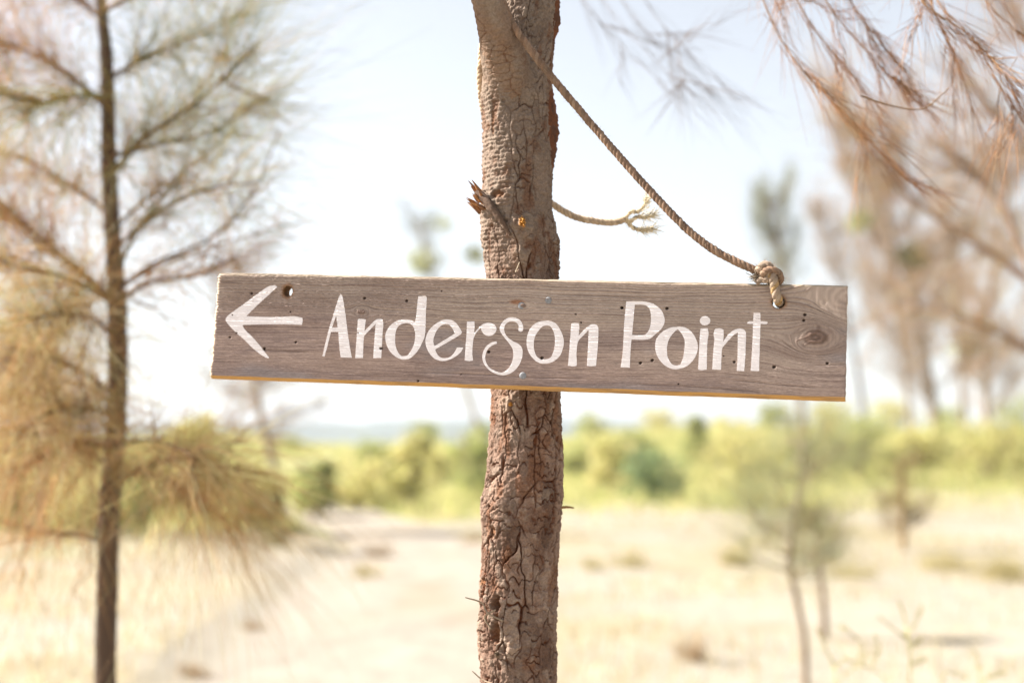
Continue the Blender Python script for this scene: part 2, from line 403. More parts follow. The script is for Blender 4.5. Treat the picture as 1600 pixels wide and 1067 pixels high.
# back face as a coarse grid with the same holes
bu = np.arange(0, NU, 4); bu = np.append(bu, NU - 1) if bu[-1] != NU - 1 else bu
bv = np.arange(0, NV, 4); bv = np.append(bv, NV - 1) if bv[-1] != NV - 1 else bv
Ub, Vb = U[np.ix_(bv, bu)], Vv[np.ix_(bv, bu)]; kb = np.ones(Ub.shape, bool)
for (uk, vk), rx, ry in HOLES: kb &= np.hypot((Ub - uk) / (rx * 1.1), (Vb - vk) / (ry * 1.1)) > 1
ib = np.arange(Ub.size).reshape(Ub.shape)
qb = np.stack([ib[:-1, :-1], ib[1:, :-1], ib[1:, 1:], ib[:-1, 1:]], -1).reshape(-1, 4); qb = qb[kb.ravel()[qb].all(1)]
acc.add(bw(Ub, Vb, np.full(Ub.shape, -TH)).reshape(-1, 3), qb, (.22, .17, .13))
for (uk, vk), rx, ry in HOLES:                                             # bore walls
    an = np.linspace(0, 2 * math.pi, 49)[:-1]; ring = []
    for wv_ in (-.0006, -.006, -.012, -.018, -TH):
        k = 1.09 + .05 * fbm(an * 3, an * 0 + wv_ * 500, 97, 2)
        ring.append(bw(uk + rx * k * np.cos(an), vk + ry * k * np.sin(an), np.full(48, wv_)))
    ring = np.stack(ring); ii = np.arange(ring.shape[0] * 48).reshape(-1, 48)
    acc.add(ring.reshape(-1, 3), np.stack([ii[:-1], np.roll(ii, -1, 1)[:-1], np.roll(ii, -1, 1)[1:], ii[1:]], -1).reshape(-1, 4), (.20, .10, .04))
board = acc.build('board', M_wood, sign)

# painted letters and arrow
def cv(o, s, pts): return [(o[0] + x / s, o[1] + y / s) for x, y in pts]
c1, c2, c3, c4, c5, c6 = ((320, 420), 5.928), ((490, 440), 6.667), ((650, 470), 8.206), ((800, 460), 7.622), ((950, 450), 7.1125), ((1080, 460), 7.619)
ell = [(165 + 63 * math.cos(k * math.pi / 9), 313 + 55 * math.sin(k * math.pi / 9)) for k in range(18)]
GLYPHS = [
 ('arrow', 'left arrow', c1, [[(190,470),(215,435),(350,335),(480,240),(590,165),(650,150),(672,170),(600,235),(480,345),(385,440),(560,446),(700,447),(830,440),(905,455),(908,475),(900,520),(800,515),(600,514),(450,517),(350,520),(370,560),(450,640),(510,710),(560,775),(597,822),(585,830),(520,795),(440,730),(370,660),(290,590),(215,510)]], []),
 ('letter', 'letter A', c2, [[(285,128),(300,150),(330,320),(360,560),(385,720),(400,793),(285,790),(272,700),(258,522),(182,525),(150,650),(115,780),(92,778),(130,620),(170,465),(215,320),(262,170)]], [[(237,355),(252,480),(192,480)]]),
 ('letter', 'letter n', c2, [[(462,395),(475,388),(545,395),(530,515),(590,455),(640,405),(690,388),(720,395),(727,440),(718,560),(705,795),(622,795),(635,600),(648,440),(590,500),(545,545),(525,580),(515,795),(435,797),(448,600)]], []),
 ('letter', 'letter d', c2, [[(1090,155),(1170,150),(1180,170),(1172,300),(1160,560),(1120,660),(1070,740),(1000,800),(920,810),(840,770),(780,700),(750,610),(752,540),(790,470),(850,420),(930,395),(1010,400),(1058,422),(1070,350)]], [[(940,437),(1000,437),(1040,470),(1058,540),(1050,640),(1020,710),(975,770),(920,778),(885,745),(855,670),(850,590),(860,510),(890,460)]]),
 ('letter', 'letter e', c3, [[(380,240),(300,265),(200,340),(145,420),(122,500),(130,580),(165,660),(230,735),(300,765),(370,770),(440,750),(520,705),(575,655),(607,600),(525,600),(500,650),(455,705),(400,732),(340,735),(290,705),(250,640),(250,620),(400,535),(575,430),(592,405),(560,345),(510,280),(455,248)]], [[(385,297),(430,310),(470,360),(500,420),(380,495),(240,580),(222,520),(240,440),(275,370),(330,315)]]),
 ('letter', 'letter r', c3, [[(655,265),(750,262),(752,330),(745,415),(800,350),(850,305),(900,285),(960,285),(1010,310),(1033,355),(1015,410),(970,445),(920,450),(870,425),(838,375),(835,345),(790,390),(750,455),(735,500),(722,680),(733,765),(680,772),(625,765),(635,600),(650,400)]], []),
 ('letter', 'letter s', c3, [[(1378,350),(1370,385),(1345,398),(1315,385),(1312,355),(1318,330),(1300,290),(1250,265),(1195,270),(1150,300),(1132,350),(1140,410),(1175,465),(1240,515),(1310,550),(1355,595),(1367,670),(1350,760),(1310,840),(1250,905),(1170,945),(1095,955),(1000,925),(920,870),(865,790),(850,720),(865,645),(910,575),(970,535),(1030,520),(1042,545),(985,570),(930,610),(895,680),(888,740),(905,800),(950,860),(1020,900),(1100,918),(1160,890),(1210,830),(1240,750),(1247,680),(1235,610),(1195,545),(1130,465),(1085,400),(1073,350),(1090,300),(1130,250),(1185,218),(1240,212),(1310,230),(1355,275)]], []),
 ('letter', 'letter o', c4, [[(400,315),(470,320),(530,355),(580,430),(610,510),(618,570),(605,650),(570,730),(500,795),(420,822),(350,822),(280,790),(210,710),(178,620),(175,540),(195,450),(240,380),(310,330)]], [[(430,370),(460,385),(490,430),(512,520),(510,600),(490,690),(460,750),(410,770),(330,765),(285,720),(262,640),(262,560),(280,490),(320,430),(370,380)]]),
 ('letter', 'letter n', c4, [[(705,350),(745,338),(795,345),(803,380),(795,490),(850,430),(930,365),(985,355),(1020,375),(1030,420),(1020,650),(1000,850),(940,855),(893,850),(905,650),(912,425),(850,490),(800,540),(780,590),(768,730),(773,800),(768,850),(720,857),(667,848),(680,700),(695,500)]], []),
 ('letter', 'letter P', c5, [[(203,150),(300,148),(410,152),(500,175),(560,215),(605,265),(630,345),(625,395),(595,450),(530,510),(470,560),(400,575),(262,572),(250,720),(242,885),(142,882),(165,700),(180,400)]], [[(298,185),(380,185),(430,200),(465,240),(478,330),(468,430),(440,490),(400,522),(268,522)]]),
 ('letter', 'letter o', c5, [[(790,430),(860,440),(930,490),(975,560),(998,640),(985,730),(940,810),(870,870),(780,900),(700,895),(620,850),(560,780),(530,700),(528,600),(560,530),(620,475),(700,440),(770,432)]], [[(778,460),(820,510),(850,580),(850,660),(835,770),(805,850),(760,860),(710,845),(665,770),(655,680),(670,590),(710,520),(745,480)]]),
 ('letter', 'letter i', c6, [[(110,405),(195,402),(207,470),(193,560),(187,760),(185,895),(130,900),(82,893),(92,700),(102,500)], ell], []),
 ('letter', 'letter n', c6, [[(285,410),(340,403),(385,420),(388,480),(380,560),(430,490),(490,435),(545,412),(600,408),(640,430),(652,480),(648,620),(640,800),(630,912),(542,908),(552,750),(555,455),(510,480),(450,540),(400,600),(370,640),(360,760),(355,897),(250,893),(265,650),(275,540),(267,480),(275,430)]], []),
 ('letter', 'letter t', c6, [[(742,220),(822,222),(826,320),(905,325),(912,340),(900,352),(825,350),(820,500),(812,750),(808,912),(708,910),(720,720),(732,500),(735,350),(670,348),(668,332),(680,322),(738,320)]], []),
]
def smooth_poly(pts):
    """round off the traced outline where it bends gently, keep real corners"""
    pts = [np.array(p) for p in pts]; n = len(pts); out = []
    for i in range(n):
        a, b, c, d = pts[i - 1], pts[i], pts[(i + 1) % n], pts[(i + 2) % n]
        def turn(p, q, r):
            v1, v2 = q - p, r - q; return abs(math.atan2(v1[0] * v2[1] - v1[1] * v2[0], v1.dot(v2)))
        t0 = (c - a) if turn(a, b, c) < .85 else (c - b); t1 = (d - b) if turn(b, c, d) < .85 else (c - b)
        L = np.linalg.norm(c - b); k = max(2, int(L / .0012))
        t0 = t0 / (np.linalg.norm(t0) + 1e-9) * L; t1 = t1 / (np.linalg.norm(t1) + 1e-9) * L
        for s in np.arange(k) / k:
            h00 = 2*s**3-3*s**2+1; h10 = s**3-2*s**2+s; h01 = -2*s**3+3*s**2; h11 = s**3-s**2
            out.append(h00 * b + h10 * t0 + h01 * c + h11 * t1)
    return np.array(out)
def inside(poly, x, y):
    r = np.zeros(x.shape, bool); n = len(poly); j = n - 1
    for i in range(n):
        xi, yi = poly[i]; xj, yj = poly[j]
        c = ((yi > y) != (yj > y)) & (x < (xj - xi) * (y - yi) / (yj - yi + 1e-12) + xi); r ^= c; j = i
    return r
for nm, lb, (o, s), outs, holes in GLYPHS:
    A = Acc()
    for out in outs:
        polys = [smooth_poly([bd(*p) for p in cv(o, s, out)])] + [smooth_poly([bd(*p) for p in cv(o, s, hh)]) for hh in holes]
        polys = [p + .00022 * np.stack([fbm(p[:, 0] * 400, p[:, 1] * 400, 101, 2), fbm(p[:, 0] * 400, p[:, 1] * 400, 102, 2)], -1) for p in polys]
        verts = []; edges = []
        for p in polys:
            k0 = len(verts); verts += [Vector(x) for x in p]; edges += [(k0 + i, k0 + (i + 1) % len(p)) for i in range(len(p))]
        nb_ = len(verts)
        mn = polys[0].min(0); mx_ = polys[0].max(0)
        Xg, Yg = np.meshgrid(np.arange(mn[0], mx_[0], .0013), np.arange(mn[1], mx_[1], .0007)); Xg = Xg.ravel(); Yg = Yg.ravel()
        ins = inside(polys[0], Xg, Yg)
        for hp in polys[1:]: ins &= ~inside(hp, Xg, Yg)
        verts += [Vector((a, b)) for a, b in zip(Xg[ins], Yg[ins])]
        ov, oe, of, *_ = delaunay_2d_cdt(verts, edges, [], 0, 1e-7)
        ov = np.array([(p.x, p.y) for p in ov]); of = np.array([f for f in of if len(f) == 3])
        cen = ov[of].mean(1); ok = inside(polys[0], cen[:, 0], cen[:, 1])
        for hp in polys[1:]: ok &= ~inside(hp, cen[:, 0], cen[:, 1])
        of = of[ok]; u_, v_ = ov[:, 0], ov[:, 1]
        h_, b_ = board_fields(u_, v_)
        thin = sstep(.0, .6, fbm(u_ * 40, v_ * 420, 103, 3) + .5 * fbm(u_ * 25, v_ * 40, 105, 3) + .12)
        pc = mix(np.broadcast_to(np.array((.85, .785, .79)), (len(u_), 3)), np.array((.77, .70, .70)), thin * .6)
        chip = sstep(.44, .52, fbm(u_ * 70, v_ * 700, 104, 3))
        pc = mix(pc, np.array((.48, .39, .35)), chip * .5)
        for (uk, vk), r in PITS:
            d = np.hypot(u_ - uk, (v_ - vk) * 1.15) / r; h_ = h_ - .0045 * sstep(1.15, .75, d); pc = mix(pc, np.array((.08, .05, .04)), sstep(1.2, .85, d))
        W = bw(u_, v_, h_ * .85 + .00030)
        q4 = np.concatenate([of, of[:, :1]], 1)
        A.V.append(W); A.F.append(of + A.n); A.C.append(pc); A.n += len(W)
        # skirt down into the wood gives the paint film its edge
        for p in polys:
            hh_, _ = board_fields(p[:, 0], p[:, 1]); n_ = len(p)
            t_ = bw(p[:, 0], p[:, 1], hh_ * .85 + .00030); b2 = bw(p[:, 0], p[:, 1], hh_ - .0006)
            i0 = np.arange(n_); i1 = (i0 + 1) % n_
            A.V.append(np.vstack([t_, b2])); A.F.append(np.concatenate([np.stack([i0, i1, n_ + i1], -1), np.stack([i0, n_ + i1, n_ + i0], -1)]) + A.n)
            A.C.append(np.broadcast_to(np.array((.72, .62, .60)), (2 * n_, 3))); A.n += 2 * n_
    ob = A.build(nm, M_paint, sign); ob['label'] = 'pinkish white painted ' + lb

# nails
for px, py, r, tilt in ((857, 469.5, .0046, .25), (815, 477.5, .0048, -.1), (817, 587, .0048, .05)):
    u0, v0 = bd(px, py); A = Acc(); an = np.arange(20) * math.pi / 10
    rings = [(1.0, -.004), (1.0, .0002), (.93, .0006), (.5, .0007), (.08, .0007)]
    R_ = np.stack([bw(u0 + r * k * np.cos(an), v0 + r * k * np.sin(an), w + tilt * r * k * np.sin(an) * .35 + np.zeros(20)) for k, w in rings])
    ii = np.arange(100).reshape(5, 20)
    A.add(R_.reshape(-1, 3), np.stack([ii[:-1], np.roll(ii, -1, 1)[:-1], np.roll(ii, -1, 1)[1:], ii[1:]], -1).reshape(-1, 4), (.4, .4, .4))
    A.add(R_[-1], [[0, 4, 8, 12], [0, 12, 15, 18]], (.4, .4, .4))
    A.build('nail', M_steel, sign)

# ------------------------------------------------------------------ the tree that carries the sign
DT = 1.985
EY = np.array([-900, -500, -150, 0, 60, 100, 150, 200, 250, 290, 330, 370, 410, 430, 520, 610, 660, 720, 790, 830, 880, 940, 1000, 1067, 1200, 1700, 2200, 2361])
EL = np.array([800, 795, 785, 783, 775, 760, 752, 752, 753, 753, 751, 752, 756, 758, 763, 766, 765, 760, 751, 752, 752, 748, 748, 750, 750, 748, 738, 720])
ER = np.array([868, 870, 872, 870, 866, 864, 862, 863, 865, 864, 865, 869, 873, 874, 876, 877, 878, 879, 877, 873, 871, 870, 871, 871, 874, 882, 896, 920])
def trunk_cr(z):
    py = HY - (z - CZ) * F / DT
    l = np.interp(py, EY, EL); r = np.interp(py, EY, ER); return ((l + r) / 2 - 800) / F * DT, (r - l) / 2 / F * DT
zz = np.concatenate([np.linspace(-.05, 1.10, 60)[:-1], np.linspace(1.10, 2.17, 1150), np.linspace(2.17, 3.1, 60)[1:]])
th = np.concatenate([np.linspace(-1.85, 1.85, 236), np.linspace(1.85, 2 * math.pi - 1.85, 44)[1:-1]])
THT, Z = np.meshgrid(th, zz); CX, R = trunk_cr(Z)
RM = .054; per = 2 * math.pi * RM; s_ = THT * RM
def TP(n): return n            # lattice columns around the trunk
def tri_h():
    x = THT / (2 * math.pi)
    wx = .05 * fbm(x * 12, Z * 30, 201, 3, 12); wz = .010 * fbm(x * 14, Z * 40, 202, 3, 14)
    up = sstep(1.66, 1.84, Z)                                             # upper bark is smoother
    lit = sstep(.15, -.35, THT)
    col_ = (x + wx * .8) * 20 + .9 * fbm(x * 20, Z * 26, 215, 3, 20); cid = np.mod(np.floor(col_), 20); cf = col_ - np.floor(col_)
    row_ = (Z + wz * .8) / (.010 + .012 * hash2(cid, cid * 0, 216)) + 7 * hash2(cid, cid * 0 + 3, 217) + .9 * fbm(x * 40, Z * 50, 218, 3, 40)
    rid = np.floor(row_); rf = row_ - rid; ida = hash2(cid, rid, 219)
    e_h = np.minimum(rf, 1 - rf); on_h = sstep(.28, .62, hash2(cid, np.floor(row_ + .5), 221) + .25 * vnoise(x * 60, Z * 70, 222, 60))
    e_v = np.minimum(cf, 1 - cf); on_v = sstep(.42, .75, vnoise(x * 20, Z * 24, 223, 20))
    ca = np.maximum((1 - sstep(.02, .12, e_h)) * on_h * .8, (1 - sstep(.015, .10, e_v)) * on_v)
    g1, g2, idb = worley((x + wx * .6) * 12, (Z + wz * 2) / .085, 204, 12, .9); cb = (1 - sstep(.01, .06, g2 - g1)) * sstep(.3, .6, vnoise(x * 14, Z * 20, 224, 14))
    m1, m2, idm = worley((x + wx * .3) * 44, (Z + wz * .5) / .0075, 208, 44, .9); cc = 1 - sstep(.03, .2, m2 - m1)
    w_a = ((1 - up) + up * (.7 - .65 * lit)) * (.25 + 1.3 * vnoise(x * 9, Z * 14, 205, 9))
    w_b = (1 - up * .45 - up * .45 * lit)
    rip = 1.6 * (.45 - np.abs(fbm(x * 11 + .8 * fbm(x * 9, Z * 30, 206, 2, 9), Z * 95 + 1.2 * fbm(x * 14, Z * 40, 209, 2, 14), 214, 3, None)) * 2.2)
    patch = sstep(.0, .3, fbm(x * 7, Z * 9, 207, 3, 7))
    h = -.0034 * ca * w_a - .0052 * cb * w_b + .0018 * (ida - .5) * (1 - up * .8) * vnoise(x * 10, Z * 12, 230, 10) + .0014 * (idb - .5) * (1 - up * .5)
    h = h - .0005 * cc * vnoise(x * 12, Z * 20, 225, 12) * (1 - up * .5) + .0020 * fbm(x * 18, Z * 45, 210, 4, 18) + .0022 * fbm(x * 70, Z * 210, 211, 3, 70) - .0026 * np.abs(fbm(x * 34, Z * 110, 226, 3, 34)) * (1 - .6 * up)
    ring = np.sin(Z * 2 * math.pi / .0062 + 5 * fbm(x * 7, Z * 22, 206, 3, 7) + 2.5 * fbm(x * 20, Z * 60, 207, 2, 20))
    h = h + .0008 * rip * up * (.35 + .65 * lit) * (.3 + .7 * patch) + .00055 * ring * up * sstep(1.64, 1.74, Z) * (.3 + .7 * lit) * sstep(.25, .6, vnoise(x * 9, Z * 16, 235, 9)) + .0016 * np.abs(fbm(x * 40, Z * 160, 212, 3, 40)) * up * lit
    h = h + .004 * fbm(x * 4, Z * 7, 213, 2, 4)
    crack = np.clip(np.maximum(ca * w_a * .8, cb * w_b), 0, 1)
    return h, crack, up, patch, ida, idb
h, crack, up, patch, ida, idb = tri_h()
def at_px(px, py):
    z = CZ + (HY - py) / F * DT; c, r = trunk_cr(np.array(z)); x = (px - 800) / F * DT
    return math.asin(max(-.98, min(.98, float((x - c) / r)))), z
BUMPS = [(772, 322, .020, .026, .006), (812, 362, .014, .016, .008), (816, 404, .010, .012, .0045), (868, 380, .012, .020, .005), (873, 415, .010, .012, .004), (870, 352, .01, .012, .003),
         (757, 375, .008, .02, .003), (798, 632, .012, .014, .006), (752, 792, .016, .03, .003), (756, 912, .010, .012, .006), (795, 955, .012, .028, .006), (752, 985, .008, .03, .004),
         (800, 1005, .012, .022, .004), (775, 118, .022, .05, .006), (790, 108, .012, .012, .004), (778, 1000, .004, .004, .004)]
for px, py, sx, sz, a in BUMPS:
    t0, z0 = at_px(px, py); g_ = np.exp(-(((THT - t0) * R / sx) ** 2 + ((Z - z0) / sz) ** 2)); h = h + a * g_ * (1 + .5 * fbm(THT * 9, Z * 180, 220, 3))
PITS_T = [(774, 938, .0085, .011, .016), (774, 982, .0085, .016, .010), (776, 957, .004, .006, .008), (800, 634, .0035, .004, .004), (770, 828, .005, .009, .005), (779, 312, .010, .006, .005), (770, 200, .003, .02, .002), (766, 112, .003, .022, .005), (756, 905, .005, .006, .004)]
rawc = np.zeros_like(h); orange = []
for px, py, sx, sz, a in PITS_T:
    t0, z0 = at_px(px, py); dd = np.hypot((THT - t0) * R / sx, (Z - z0) / sz) + .35 * fbm(THT * 12, Z * 220, 221, 2); g_ = sstep(1.15, .55, dd); h = h - a * g_; rawc = np.maximum(rawc, g_)
BR_PTS = [P(812, 215, 1.990), P(800, 140, 1.965), P(784, 70, 1.935), P(764, 5, 1.90), P(735, -90, 1.85), P(690, -260, 1.78), P(640, -480, 1.72)]
BR_RAD = [.036, .036, .030, .0225, .0205, .019, .016]
_bp = catmull(BR_PTS, 400); _br = np.interp(np.linspace(0, 1, 400), np.linspace(0, 1, len(BR_RAD)), BR_RAD); _o = np.argsort(_bp[:, 2])
bx = np.interp(Z, _bp[_o, 2], _bp[_o, 0]) - CX; by = np.interp(Z, _bp[_o, 2], _bp[_o, 1]) - DT; brd = np.interp(Z, _bp[_o, 2], _br[_o])
pj = bx * np.sin(THT) - by * np.cos(THT); off2 = bx * bx + by * by
disc = brd ** 2 - (off2 - pj ** 2); far = np.where(disc > 0, pj + np.sqrt(np.maximum(disc, 0)), 0)
far = far * sstep(_bp[0, 2] - .02, _bp[0, 2] + .05, Z) ; fw = sstep(.090, .050, np.sqrt(off2)) * (Z > _bp[0, 2] - .02)
dl = far - R; kk = .012; smx = np.where(dl > kk, dl, np.where(dl < -kk, 0, (dl + kk) ** 2 / (4 * kk)))
on_br = sstep(0, .008, smx * fw) 
h = h * (1 - .55 * on_br)
for px, py, sx, sz in ((815, 357, .0042, .0082), (800, 633, .0022, .0030)):   # snapped twigs: raw orange wood
    t0, z0 = at_px(px, py); dd = np.hypot((THT - t0) * R / sx, (Z - z0) / sz) + .5 * fbm(THT * 30, Z * 500, 227, 2); g_ = sstep(1.1, .7, dd); h = h + g_ * (.003 + .009 * fbm(THT * 60, Z * 700, 228, 2)); orange.append((g_, .55 + .9 * fbm(THT * 60, Z * 900, 229, 2)))
    h = h - .0015 * sstep(.55, .0, np.abs(dd - 1.55))
RR = R + h + smx * fw
TX = CX + RR * np.sin(THT); TY = DT - RR * np.cos(THT)
c_a = np.array((.185, .130, .102)); c_b = np.array((.125, .078, .058)); c_gr = np.array((.245, .195, .16)); c_in = np.array((.10, .034, .014)); c_red = np.array((.15, .072, .04))
xq = THT / (2 * math.pi)
TC = mix(np.broadcast_to(c_a, h.shape + (3,)), c_b, sstep(-.3, .35, fbm(xq * 10, Z * 14, 231, 4, 10)))
TC = mix(TC, c_gr, sstep(.0, .45, fbm(xq * 16, Z * 35, 232, 4, 16)) * .7)
TC = TC * (1 + .35 * (idb - .5) + .2 * (ida - .5))[..., None]
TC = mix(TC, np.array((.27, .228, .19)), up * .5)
TC = mix(TC, c_red, sstep(.12, .45, fbm(xq * 20, Z * 30, 233, 3, 20)) * .65)
TC = mix(TC, np.array((.20, .135, .095)), on_br * .5)
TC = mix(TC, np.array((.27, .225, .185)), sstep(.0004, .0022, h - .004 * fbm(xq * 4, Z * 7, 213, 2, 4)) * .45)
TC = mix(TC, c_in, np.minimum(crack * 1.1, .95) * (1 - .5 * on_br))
TC = mix(TC, np.array((.16, .075, .035)), rawc * .8)
for g_, t_ in orange: TC = TC + (mix(np.broadcast_to(np.array((.40, .16, .022)), TC.shape), np.array((.62, .34, .10)), np.clip(t_, 0, 1)) - TC) * g_[..., None]
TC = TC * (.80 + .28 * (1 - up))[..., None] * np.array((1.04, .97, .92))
idx = np.arange(THT.size).reshape(THT.shape)
nx = np.roll(idx, -1, 1)
Fq = np.stack([idx[:-1], nx[:-1], nx[1:], idx[1:]], -1).reshape(-1, 4)
tree = empty('sheoak_tree', (0.02, DT, 0))
tag(tree, 'rough barked forked tree trunk in the centre carrying the sign and rope', 'tree')
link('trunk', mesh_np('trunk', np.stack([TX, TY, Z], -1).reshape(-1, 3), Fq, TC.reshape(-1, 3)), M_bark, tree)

# fork branch in front, leaning left and towards the camera
def bark_tube(name, pts, rad, n=420, sides=150, seed=300, smoothk=1.0, col=None, parent=tree):
    path = catmull(pts, n); r = np.interp(np.linspace(0, 1, n), np.linspace(0, 1, len(rad)), rad)
    T = norm(np.gradient(path, axis=0)); ref = np.array((0, -1., 0)); A_ = np.zeros_like(T)
    for k in range(n): ref = ref - T[k] * ref.dot(T[k]); ref = ref / np.linalg.norm(ref); A_[k] = ref
    B_ = np.cross(T, A_); an = np.arange(sides) * 2 * math.pi / sides
    L = np.concatenate([[0], np.cumsum(np.linalg.norm(np.diff(path, axis=0), axis=1))])
    AN, LL = np.meshgrid(an, L); x = AN / (2 * math.pi)
    f1, f2, i_ = worley(x * 10 + .3 * fbm(x * 6, LL * 30, seed, 2, 6), LL / .011, seed + 1, 10, .85); ck = (1 - sstep(.02, .10, f2 - f1)) * sstep(.45, .65, vnoise(x * 5, LL * 18, seed + 2, 5))
    hh = -.0011 * ck + .0012 * fbm(x * 10, LL * 40, seed + 3, 4, 10) + .0005 * fbm(x * 50, LL * 220, seed + 4, 2, 50) + .0004 * np.sin(LL * 700 + 5 * fbm(x * 6, LL * 20, seed + 5, 2, 6))
    rr = r[:, None] + hh * smoothk
    V = path[:, None] + rr[..., None] * (A_[:, None] * np.cos(an)[None, :, None] + B_[:, None] * np.sin(an)[None, :, None])
    C = mix(np.broadcast_to(np.array((.19, .13, .095)), V.shape), np.array((.215, .165, .13)), sstep(-.2, .4, fbm(x * 6, LL * 18, seed + 6, 3, 6)))
    C = mix(C, np.array((.21, .12, .07)), sstep(.0, .4, fbm(x * 5, LL * 14, seed + 7, 3, 5)) * .4); C = mix(C, c_in, ck * .6)
    i2 = np.arange(n * sides).reshape(n, sides); q2 = np.stack([i2[:-1], np.roll(i2, -1, 1)[:-1], np.roll(i2, -1, 1)[1:], i2[1:]], -1).reshape(-1, 4)
    return link(name, mesh_np(name, V.reshape(-1, 3), q2, C.reshape(-1, 3)), M_bark, parent)
bark_tube('branch', BR_PTS, [r - (.004, .0012, .0002, .0006, .001, .001, .001)[k] for k, r in enumerate(BR_RAD)])

_f = [np.array([np.interp(CZ + (HY - py) / F * 1.93, _bp[_o, 2], _bp[_o, k]) for k in range(3)]) for py in (-160, -90, -20, 50, 110)]
_s = np.array(SUNV)
SHADE_LIMB = [P(640, -480, 1.72), np.array((-.22, 1.76, 2.62)), np.array((-.36, 1.84, 2.64))] + [f + np.array((0, -.024, 0)) + .52 * _s for f in _f]
bark_tube('branch', SHADE_LIMB, [.016, .017, .018, .020, .020, .019, .017, .010], 120, 40, 350)  # added limb above the frame, placed towards the sun to shade the fork branch

# peeling red bark flaps on the shaded edge
def flap(y0, y1, amp, seed, depth=1.985, w=.010, xoff=0):
    n = 90; k = 10; t = np.linspace(0, 1, n); py = y0 + (y1 - y0) * t; z = CZ + (HY - py) / F * DT; c, r = trunk_cr(z)
    A = Acc(); prof = amp * np.sin(np.pi * t) ** .7 * (1 + .5 * fbm(t * 9, t * 0, seed, 3)) + .0012 * fbm(t * 60, t * 0, seed + 1, 3)
    fr, bk = [], []
    for j in range(k):
        s = j / (k - 1); ang = math.radians(62 + 30 * s); rad = r - .003 + prof * s + .0012 * fbm(t * 30, t * 0 + j, seed + 2, 2)
        fr.append(np.stack([c + xoff + rad * np.sin(ang), DT - rad * np.cos(ang), z], -1))
        ang2 = ang + .05; rad2 = rad - .0022
        bk.append(np.stack([c + xoff + rad2 * np.sin(ang2), DT - rad2 * np.cos(ang2), z], -1))
    G = np.stack(fr + bk[::-1]); m_ = G.shape[0]; ii = np.arange(m_ * n).reshape(m_, n)
    qq = np.stack([ii, np.roll(ii, -1, 0), np.roll(np.roll(ii, -1, 0), -1, 1), np.roll(ii, -1, 1)], -1)[:, :-1].reshape(-1, 4)
    C = mix(np.broadcast_to(np.array((.13, .05, .024)), G.shape), np.array((.085, .04, .025)), sstep(-.2, .3, fbm(G[..., 2] * 90, G[..., 0] * 300, seed + 4, 3)))
    A.add(G.reshape(-1, 3), qq, C.reshape(-1, 3)); o = A.build('bark_flap', M_bark, tree); return o
flap(128, 272, .0115, 401); flap(-40, 92, .0085, 403); flap(330, 432, .006, 405)

# broken stub with splinters, snapped twigs
A = Acc()
def on_trunk(px, py, out=0.0):
    t0, z0 = at_px(px, py); c, r = trunk_cr(np.array(z0)); r = float(r) + out
    return np.array((float(c) + r * math.sin(t0), DT - r * math.cos(t0), z0))
tube1(A, [on_trunk(798, 376, .003), on_trunk(786, 352, .007), on_trunk(772, 328, .010), on_trunk(760, 308, .013)], [.0015, .0042, .0058, .0060], (.115, .075, .055), 16, 40, .25)
stub = A.build('broken_stub', M_bark, tree)
for k in range(16):
    A = Acc(); b = on_trunk(758 + rng.uniform(-4, 8), 300 + rng.uniform(-6, 34), .012); L = rng.uniform(.008, .021)
    d = norm(np.array((-.55, -.25, .55)) + rng.normal(0, .3, 3)); pth = np.stack([b - d * L * .6, b, b + d * L * .5, b + d * L])[None]
    tubes(A, pth, np.array([[.0022, .0026, .0016, .0003]]) * rng.uniform(.7, 1.2), np.array([(.36, .17, .065), (.25, .115, .05), (.20, .10, .055)][k % 3]), 5)
    A.build('splinter', M_bark, stub)
def stublet(px, py, r, L, d, col, seed):
    A = Acc(); b = on_trunk(px, py, -.004); d = norm(np.array(d, float)); sd = 16
    an = np.arange(sd) * 2 * math.pi / sd; a1 = norm(np.cross(d, np.array((.1, .2, 1.)))); b1 = np.cross(d, a1)
    rings = [(1.25, 0), (1.1, .5), (1.0, .85), (.9, 1.0), (.55, 1.12), (.1, 1.02)]; Rg = []
    for k, w in rings:
        jag = .5 * fbm(an * 2.2, an * 0 + k * 7, seed, 2) 
        Rg.append(b + d * (L * (w + jag * (w > .8)))[:, None] + r * k * (1 + .3 * jag)[:, None] * (a1 * np.cos(an)[:, None] + b1 * np.sin(an)[:, None]))
    Rg = np.stack(Rg); ii = np.arange(Rg.shape[0] * sd).reshape(-1, sd)
    C = np.zeros(Rg.shape); C[:3] = (.19, .13, .095); C[3:] = col
    A.add(Rg.reshape(-1, 3), np.stack([ii[:-1], np.roll(ii, -1, 1)[:-1], np.roll(ii, -1, 1)[1:], ii[1:]], -1).reshape(-1, 4), C.reshape(-1, 3))
    return A.build('twig_stub', M_bark, tree)
stublet(776, 1015, .0035, .008, (-.2, -.9, .2), (.13, .09, .06), 417)
def twig(pts, r, col=(.27, .20, .14)):
    A = Acc(); tube1(A, pts, r, col, 6, 24, .3); return A.build('twig', M_bark, tree)
twig([on_trunk(788, 962, .004), on_trunk(770, 951, .009), P(752, 941, 1.945), P(727, 933, 1.94)], [.0014, .0014, .0012, .0008])
twig([on_trunk(774, 1060, .003), on_trunk(760, 1055, .006), P(738, 1048, 1.955)], [.0014, .0012, .0007])
twig([on_trunk(876, 793, -.004), P(886, 792, 1.985), P(897, 793.5, 1.985)], [.0022, .0018, .0008], (.26, .14, .06))
twig([on_trunk(770, 975, .004), on_trunk(766, 957, .009), on_trunk(779, 945, .007)], [.0016, .0016, .0012])
twig([on_trunk(806, 432, .002), on_trunk(812, 418, .008)], [.0010, .0005], (.5, .42, .32))

